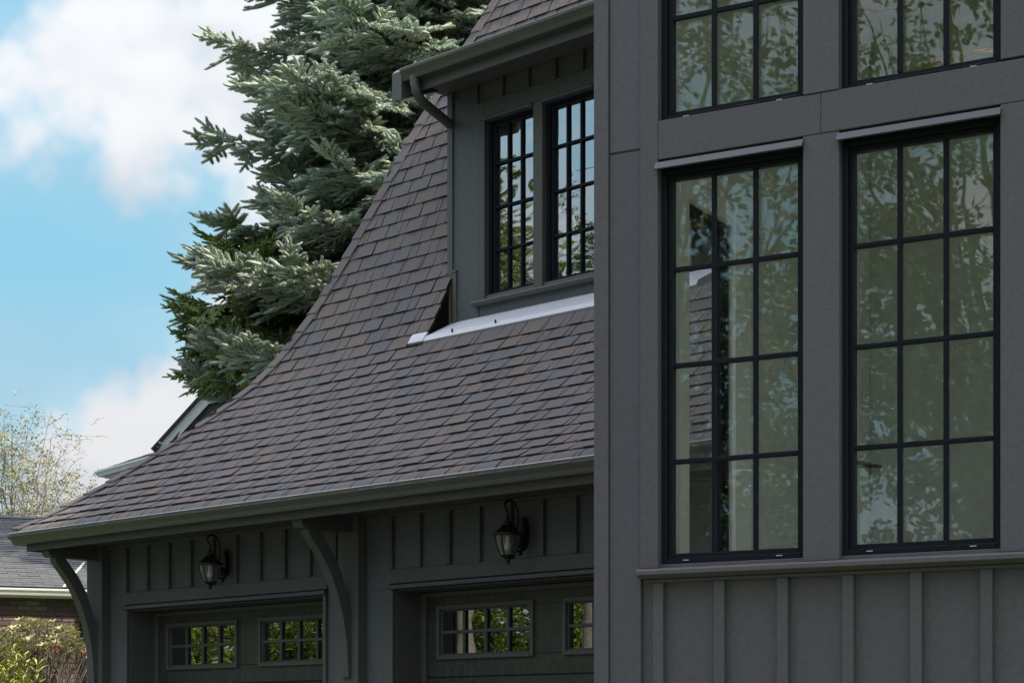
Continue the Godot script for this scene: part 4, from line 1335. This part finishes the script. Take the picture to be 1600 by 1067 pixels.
func shrubs() -> void:
	var r := RandomNumberGenerator.new()
	r.seed = 55
	var t := thing("leafy_shrub", "half bare shrub with pale green leaf whorls against the brick wall", "shrub", ground_at(48, 24.6))
	t.scale = Vector3(1.4, 1.19, 1.4)
	var tw := MB.new()
	var xf := [[], []]
	var cl := [[], []]
	for i in 130:
		var az := r.randf() * TAU
		var hor := sqrt(r.randf()) * 0.62
		var tip := Vector3(cos(az) * hor, 0.0, sin(az) * hor)
		tip.y = 2.12 - 0.55 * hor * hor + r.randf_range(-0.22, 0.06)
		var mid := tip * Vector3(0.55, 0.62, 0.55) + Vector3(r.randf_range(-0.06, 0.06), r.randf_range(-0.1, 0.1), r.randf_range(-0.06, 0.06))
		add_tube(tw, PackedVector3Array([Vector3(tip.x * 0.12, 0, tip.z * 0.12), mid, tip]), PackedFloat32Array([0.014, 0.007, 0.0035]), 4)
		for k in 3:
			var a := mid.lerp(tip, r.randf_range(0.0, 0.8))
			var e := a + Vector3(r.randf_range(-0.2, 0.2), r.randf_range(0.0, 0.22), r.randf_range(-0.2, 0.2))
			add_tube(tw, PackedVector3Array([a, e]), PackedFloat32Array([0.005, 0.0025]), 3)
			if r.randf() < 0.42 and e.y > 1.78:
				xf[0].append(Transform3D(Basis(Vector3.UP, r.randf() * TAU).rotated(Vector3(1, 0, 0), r.randf_range(-0.4, 0.4)), e))
				cl[0].append(Color.WHITE * r.randf_range(0.75, 1.2))
		if tip.y > 1.72:
			xf[0].append(Transform3D(Basis(Vector3.UP, r.randf() * TAU).rotated(Vector3(1, 0, 0), r.randf_range(-0.4, 0.4)), tip))
			cl[0].append(Color.WHITE * r.randf_range(0.75, 1.2))
			if r.randf() < 0.10:
				xf[1].append(Transform3D(Basis(Vector3.UP, r.randf() * TAU), tip - Vector3(0, 0.06, 0)))
				cl[1].append(Color(1.0, 0.25, 0.4) if r.randf() < 0.6 else Color(1.0, 0.85, 0.4))
	put(t, "twigs", tw.mesh(), M.twig)
	var fo := part(t, "foliage")
	multi(fo, "leaf_whorls", whorl(1, 8, 0.085, 0.026, [Color(0.32, 0.37, 0.19), Color(0.44, 0.48, 0.31), Color(0.28, 0.33, 0.18), Color(0.46, 0.38, 0.22)]), xf[0], cl[0], M.leaf)
	multi(fo, "turning_leaves", whorl(2, 6, 0.08, 0.03, [Color(0.45, 0.30, 0.12), Color(0.35, 0.22, 0.12)]), xf[1], cl[1], M.leaf)
	var y := thing("yellow_shrub", "low plant with upright yellow green leaves in front of bare twigs", "shrub", ground_at(6, 23.2))
	y.scale = Vector3(1.4, 1.25, 1.4)
	var yx := []
	var yc := []
	var ym := MB.new()
	for i in 46:
		var az := r.randf() * TAU
		var hor := sqrt(r.randf()) * 0.34
		var tip := Vector3(cos(az) * hor, r.randf_range(1.2, 1.80) - hor * 0.5, sin(az) * hor)
		add_tube(ym, PackedVector3Array([tip * Vector3(0.2, 0, 0.2), tip]), PackedFloat32Array([0.007, 0.003]), 4)
		for k in 4:
			yx.append(Transform3D(Basis(Vector3.UP, r.randf() * TAU).scaled(Vector3.ONE * 1.1), tip - Vector3(0, 0.07 * k, 0)))
			yc.append(Color.WHITE * r.randf_range(0.8, 1.2))
	put(y, "stems", ym.mesh(), M.twig)
	multi(y, "foliage", whorl(3, 5, 0.11, 0.032, [Color(0.42, 0.42, 0.12), Color(0.30, 0.36, 0.10), Color(0.52, 0.44, 0.15), Color(0.24, 0.30, 0.10)]), yx, yc, M.leaf)

func whorl(seed_: int, n: int, ln: float, wd: float, cols: Array) -> ArrayMesh:
	var r := RandomNumberGenerator.new()
	r.seed = seed_ * 97
	var mb := MB.new()
	for k in n:
		var az := TAU * k / n + r.randf_range(-0.3, 0.3)
		var h := Vector3(cos(az), 0, sin(az))
		var up := r.randf_range(0.25, 1.1)
		var d := (h + Vector3.UP * up).normalized()
		var s := h.cross(Vector3.UP)
		var nn := s.cross(d).normalized()
		if nn.y < 0: nn = -nn
		var l := ln * r.randf_range(0.75, 1.15)
		mb.col = (cols[r.randi_range(0, cols.size() - 1)] as Color) * r.randf_range(0.85, 1.15)
		var p := h * 0.004
		var m := p + d * l * 0.55 + nn * l * 0.05
		var e := p + d * l - nn * l * 0.05
		var a := m + s * wd * 0.5 + nn * wd * 0.10
		var b := m - s * wd * 0.5 + nn * wd * 0.10
		mb.quad(p, a, e, m, (nn - s * 0.3).normalized())
		mb.quad(p, b, e, m, (nn + s * 0.3).normalized())
	return mb.mesh(true)

# Things that stand off to the side and behind the photographer; they show in the glass
func mirrored_garden() -> void:
	var ml := []
	for k in 3: ml.append(leaf_cluster(500 + k, 16, 0.42, 0.13, 0.075, [Color(0.05, 0.10, 0.025), Color(0.07, 0.13, 0.03), Color(0.09, 0.15, 0.04), Color(0.045, 0.085, 0.03)]))
	var hl := []
	for k in 3: hl.append(leaf_cluster(520 + k, 22, 0.30, 0.07, 0.04, [Color(0.22, 0.32, 0.04), Color(0.16, 0.26, 0.03), Color(0.28, 0.36, 0.06)]))
	var spots := [[Vector3(6.4, 0, 17.5), 9.5, 0.15, Vector3(2.8, 4.3, 2.8), 6.6, "broad dark green tree across the drive, nearest the bay"], [Vector3(10.6, 0, 20.5), 12.5, 0.2, Vector3(3.3, 5.4, 3.0), 7.6, "tall dense green tree standing opposite the bay windows"], [Vector3(15.2, 0, 21.0), 12.0, 0.2, Vector3(3.0, 5.2, 3.0), 7.2, "round green tree at the end of the garden row"], [Vector3(2.0, 0, 21.0), 8.0, 0.14, Vector3(2.4, 2.8, 2.4), 4.4, "small spreading green tree behind the bright hedge shrubs"]]
	for i in spots.size():
		var q: Array = spots[i]
		var t := thing("garden_tree", q[5], "tree", q[0], 0.0, "trees across the drive")
		leafy(t, 600 + i, {"height": q[1], "bole": q[2], "crown": q[3], "mid": q[4], "limbs": 44, "clusters": 34, "clump": 0.34, "fork": 1.9}, ml, M.bark)
	for i in 5:
		var p := Vector3(-11.5 + i * 2.35, 0, 7.4 + i * 1.05)
		var t := thing("hedge_shrub", "bright yellow green hedge shrub across the drive", "shrub", p, 0.0, "hedge shrubs across the drive")
		leafy(t, 640 + i, {"height": 4.0, "bole": 0.06, "crown": Vector3(1.5, 2.0, 1.3), "mid": 2.1, "limbs": 46, "clusters": 26, "clump": 0.26, "fork": 0.4}, hl, M.bark)
	var tk := [[Vector3(-3.2, 0, 7.0), Vector3(0.02, 0, 0), "slim pale trunk standing upright before the hedge"], [Vector3(-2.0, 0, 8.2), Vector3(0.0, 0, 0.02), "grey trunk beside the leaning one before the hedge"], [Vector3(-0.6, 0, 8.6), Vector3(-0.30, 0, -0.05), "pale trunk leaning over in front of the hedge"]]
	for i in tk.size():
		var t := thing("bare_trunk_tree", tk[i][2], "tree", tk[i][0], 0.0, "trunks before the hedge")
		leafy(t, 660 + i, {"height": 8.0, "bole": 0.13, "crown": Vector3(1.4, 1.4, 1.4), "mid": 7.4, "limbs": 16, "clusters": 12, "clump": 0.3, "fork": 4.8, "lean": tk[i][1]}, ml, M.bark_pale)
	var cs := []
	for k in 2: cs.append(spray_mesh(700 + k, 0.42, 4, 0.2, 0.04, 32, [Color(0.18, 0.24, 0.07), Color(0.30, 0.33, 0.12)], [Color(0.15, 0.21, 0.06), Color(0.26, 0.30, 0.10)], 0.0))
	for q in [[Vector3(-9.6, 0, 12.4), 11.5, "tall conifer with arching boughs beyond the hedge"], [Vector3(-6.2, 0, 14.4), 9.6, "shorter conifer standing among the garden trees"], [Vector3(-13.0, 0, 11.0), 9.0, "dark conifer at the far end of the hedge"]]:
		var t := thing("garden_conifer", q[2], "conifer", q[0], 0.0, "conifers beyond the hedge")
		conifer(t, int(q[1] * 10), {"height": q[1], "from": 1.4, "per": 7, "gap": 0.58, "rise": 0.45, "droop": 0.75, "step": 0.24, "side": 0.34, "fill": 0.22, "hang": 0.2, "scale": 1.0, "mat": M.needle,
			"spread": func(y: float) -> float: return 2.7 * clampf((q[1] - y) / (q[1] * 0.75), 0.05, 1.0)}, cs)
	for i in 2:
		var b := thing("refuse_bin", "grey wheeled bin with a blue lid beside the pale trunk", "bin", Vector3(-3.7 + i * 0.85, 0, 6.7 + i * 0.25), 35.0, "bins in front of the hedge")
		var mb := MB.new()
		for k in 4:
			var n := [Vector3(0, 0, 1), Vector3(1, 0, 0), Vector3(0, 0, -1), Vector3(-1, 0, 0)][k] as Vector3
			var s := Vector3(n.z, 0, -n.x)
			mb.quad(n * 0.24 + s * 0.24 + Vector3(0, 0.06, 0), n * 0.24 - s * 0.24 + Vector3(0, 0.06, 0), n * 0.31 - s * 0.31 + Vector3(0, 1.25, 0), n * 0.31 + s * 0.31 + Vector3(0, 1.25, 0), n)
		mb.quad(Vector3(-0.24, 0.06, -0.24), Vector3(0.24, 0.06, -0.24), Vector3(0.24, 0.06, 0.24), Vector3(-0.24, 0.06, 0.24), Vector3.DOWN)
		put(b, "body", mb.mesh(), M.bin)
		board(b, "lid", Vector3(-0.34, 1.252, -0.34), Vector3(0.34, 1.33, 0.36), M.bin_lid, Transform3D(), 0.03)
		board(b, "handle", Vector3(-0.26, 1.15, -0.40), Vector3(0.26, 1.19, -0.34), M.bin, Transform3D(), 0.01)
		for sx in [-1, 1]:
			var wl := MB.new()
			add_lathe(wl, [Vector2(0.0, -0.025), Vector2(0.09, -0.025), Vector2(0.10, -0.015), Vector2(0.10, 0.015), Vector2(0.09, 0.025), Vector2(0.0, 0.025)], 14)
			put(b, "wheel", wl.mesh(), M.frame, Transform3D(Basis(Vector3(0, 0, 1), PI / 2), Vector3(sx * 0.26, 0.1, -0.24)))

# ------------------------------------------------------------------ neighbours
func shingle_rows(parent: Node3D, tf: Transform3D, width0: float, width1: float, slope_len: float, own0: float, own1: float, mats: Array, seed_: int) -> void:
	# tf: x along the eave, y up the slope's normal, -z up the slope
	var r := RandomNumberGenerator.new()
	r.seed = seed_
	var ex := 0.145
	var rest := MB.new()
	var count := 0
	for i in int(slope_len / ex):
		var x := width0 + (0.15 if i % 2 else 0.0)
		while x < width1 - 0.1:
			var w := 0.30
			var lift := r.randf_range(0.012, 0.02)
			var turn := Basis(Vector3.RIGHT, -0.07)
			var c := Vector3(x + w / 2, lift * 0.5 + 0.006, -(i + 0.5) * ex)
			if x > own0 and x < own1 and count < 300:
				put(parent, "shingle", box_mesh(Vector3(w - 0.005, 0.011, ex + 0.03), 0.002), mats[r.randi_range(0, mats.size() - 1)], tf * Transform3D(turn, c + Vector3(0, r.randf_range(0.0, 0.004), 0)))
				count += 1
			else:
				add_box(rest, tf * c, Vector3(w - 0.005, 0.011, ex + 0.03), 0.002, tf.basis * turn)
			x += w
	if rest.v.size():
		var o := put(parent, "shingle_field", rest.mesh(), mats[0])
		o.set_meta("kind", "stuff")

func neighbours() -> void:
	# brick house with a white gutter; its eave corner shows left of the bracket
	var corner := at(97, 917, 28.0)
	var ny := corner.y
	var n := thing("brick_house", "low brick house with grey shingle roof and white gutter beyond the garage corner", "house", Vector3(corner.x, 0, corner.z), YAW + 20.0)
	var wl := part(n, "wall")
	board(wl, "backing", Vector3(-9.0, 0, -0.70), Vector3(3.5, ny - 0.10, -0.332), M.mortar)
	var r := RandomNumberGenerator.new()
	r.seed = 9
	var rest := MB.new()
	var cnt := 0
	for j in 40:
		var y := ny - 0.15 - j * 0.076
		if y < 0.05: break
		var x := -3.2 + (0.108 if j % 2 else 0.0)
		while x < 1.4:
			var p := Vector3(x + 0.1, y, -0.332 + r.randf_range(0.0, 0.004))
			if x > -1.5 and x < 0.3 and j < 27 and cnt < 300:
				put(wl, "brick", box_mesh(Vector3(0.203, 0.064, 0.03), 0.004), M.brick[r.randi_range(0, 4)], Transform3D(Basis(), p))
				cnt += 1
			else:
				add_box(rest, p, Vector3(0.203, 0.064, 0.03), 0.004)
			x += 0.216
	var bf := put(wl, "brick_field", rest.mesh(), M.brick[1])
	bf.set_meta("kind", "stuff")
	var gp := gutter_path([[Vector3(3.0, ny - 0.13, -0.12), Vector3(0, 0, 1)], [Vector3(-9.0, ny - 0.13, -0.12), Vector3(0, 0, 1)]])
	put(n, "gutter", gp, M.white)
	board(n, "fascia", Vector3(-9.0, ny - 0.16, -0.145), Vector3(3.0, ny - 0.02, -0.122), M.white)
	board(n, "soffit", Vector3(-9.0, ny - 0.145, -0.33), Vector3(3.0, ny - 0.13, -0.146), M.white)
	var dp := MB.new()
	add_tube(dp, PackedVector3Array([Vector3(0.33, ny - 0.15, -0.25), Vector3(0.33, 0.1, -0.25)]), PackedFloat32Array([0.05, 0.05]), 8)
	put(n, "downspout", dp.mesh(), M.frame)
	var pitch := atan2(1.52, 5.2)
	var rf := part(n, "roof", Transform3D(Basis(Vector3.RIGHT, pitch), Vector3(0, ny - 0.02, -0.05)))
	var slope := 5.55
	board(rf, "deck", Vector3(-9.0, -0.04, -slope), Vector3(4.5, 0.0, 0.02), M.deck)
	shingle_rows(rf, Transform3D(), -3.4, 4.4, slope, -1.12, 1.2, M.far_shingle, 17)
	board(rf, "ridge_cap", Vector3(-9.0, 0.0, -slope - 0.1), Vector3(4.5, 0.045, -slope + 0.09), M.far_shingle[1])
	board(rf, "valley_flashing", Vector3(-0.018, 0.026, -1.9), Vector3(0.018, 0.034, 0.0), M.white, Transform3D(Basis(Vector3.UP, deg_to_rad(-16.0)), Vector3(0.02, 0, 0)))
	board(n, "back_roof", Vector3(-9.0, -0.04, -5.5), Vector3(4.5, 0.0, 0), M.far_shingle[0], Transform3D(Basis(Vector3.RIGHT, -pitch), Vector3(0, ny - 0.02 + slope * sin(pitch), -0.05 - slope * cos(pitch))))
	# house further back: a white gutter, a slope of roof and a white-edged gable
	var turn := -10.9
	var q0 := at(158, 737, 33.0)
	var h := thing("white_trim_house", "grey house with white gutter and white gable edge beyond the hip", "house", Vector3(q0.x, 0, q0.z), turn)
	var y0 := q0.y
	put(h, "gutter", gutter_path([[Vector3(6.0, y0 - 0.10, 0.0), Vector3(0, 0, 1)], [Vector3(0.10, y0 - 0.10, 0.0), Vector3(-1, 0, 1)], [Vector3(0.10, y0 - 0.10, -6.0), Vector3(-1, 0, 0)]]), M.white)
	board(h, "soffit", Vector3(0.12, y0 - 0.13, -6.0), Vector3(6.0, y0 - 0.10, -0.002), M.white)
	board(h, "wall", Vector3(0.62, 0, -6.0), Vector3(6.0, y0 - 0.131, -0.5), M.far_wall)
	var lr := part(h, "lower_roof", Transform3D(Basis(Vector3.RIGHT, deg_to_rad(21.0)), Vector3(0, y0 - 0.01, 0.08)))
	board(lr, "deck", Vector3(0.1, -0.05, -1.4), Vector3(1.9, 0.0, 0.0), M.deck)
	shingle_rows(lr, Transform3D(), 0.1, 1.9, 1.4, 0.0, 2.5, M.far_shingle, 18)
	# gable face of the wing behind, turned another way
	var far := 35.2
	var gt := h.transform.affine_inverse() * Transform3D(Basis(Vector3.UP, deg_to_rad(YAW)), Vector3(CAM.x, 0, CAM.z) - Basis(Vector3.UP, deg_to_rad(YAW)).z * (far - 1.25))
	var loc := func(px: float, py: float) -> Vector2: return Vector2((px - 800.0) / FOCAL * far, (1145.0 - py) / FOCAL * far + CAM.y)
	var a: Vector2 = loc.call(250.0, 692.0)
	var b: Vector2 = loc.call(318.0, 617.0)
	var c: Vector2 = loc.call(392.0, 601.0)
	var gw := MB.new()
	add_extrude(gw, PackedVector2Array([a + Vector2(0.12, -1.2), a + Vector2(0.12, 0), b + Vector2(0.08, -0.12), c + Vector2(0, -0.12), c + Vector2(0, -2.5)]), -2.6, -1.36)
	put(h, "gable_wall", gw.mesh(), M.far_wall, gt)
	var rk := func(p: Vector2, q: Vector2, w: float, zz0: float, zz1: float, shift: float, called: String, m: Material) -> void:
		var d := (q - p).normalized()
		var nn := Vector2(-d.y, d.x)
		var mb := MB.new()
		add_extrude(mb, PackedVector2Array([p + nn * shift, q + nn * shift, q + nn * (shift - w), p + nn * (shift - w)]), zz0, zz1)
		put(h, called, mb.mesh(), m, gt)
	rk.call(a, b + (b - a).normalized() * 0.02, 0.17, -1.29, -1.25, -0.0, "rake_board", M.white)
	rk.call(b + Vector2(0.012, 0), c, 0.17, -1.292, -1.252, -0.0, "rake_board", M.white)
	rk.call(a - (b - a).normalized() * 0.2, b, 0.05, -2.6, -1.2, 0.053, "roof_edge", M.far_edge)
	rk.call(b, c, 0.05, -2.6, -1.203, 0.053, "roof_edge", M.far_edge)

func setting() -> void:
	var g := PlaneMesh.new()
	g.size = Vector2(500, 500)
	var o := put(self, "ground", g, M.grass, Transform3D(Basis(), Vector3(0, 0, 0)))
	o.set_meta("kind", "structure")
	var dm := MB.new()
	mb_quad_side(dm, Vector3(-0.6, 0.004, 0.0), Vector3(8.0, 0.004, 0.0), Vector3(14.5, 0.004, 26), Vector3(3.0, 0.004, 26), Vector3.UP)
	var d := put(self, "driveway", dm.mesh(), M.drive)
	d.set_meta("kind", "structure")

func _ready() -> void:
	make_view()
	make_materials()
	setting()
	bay = Transform3D(Basis(Vector3.UP, deg_to_rad(BAY_TURN)), BAY_AT)
	house = thing("house", "charcoal board and batten house with shingled garage wing, dormer and gridded bay windows", "house")
	roof()
	garage()
	dormer()
	bay_wing()
	neighbours()
	lantern(Vector3(1.755, 2.365, 0.0), "black glass wall lantern over the garage door next to the corner bracket")
	lantern(Vector3(5.285, 2.365, 0.0), "black glass wall lantern over the garage door beside the bay wall")
	pendant(bay * Vector3(1.42, 4.66, -1.8))
	trees()
	shrubs()
	mirrored_garden()
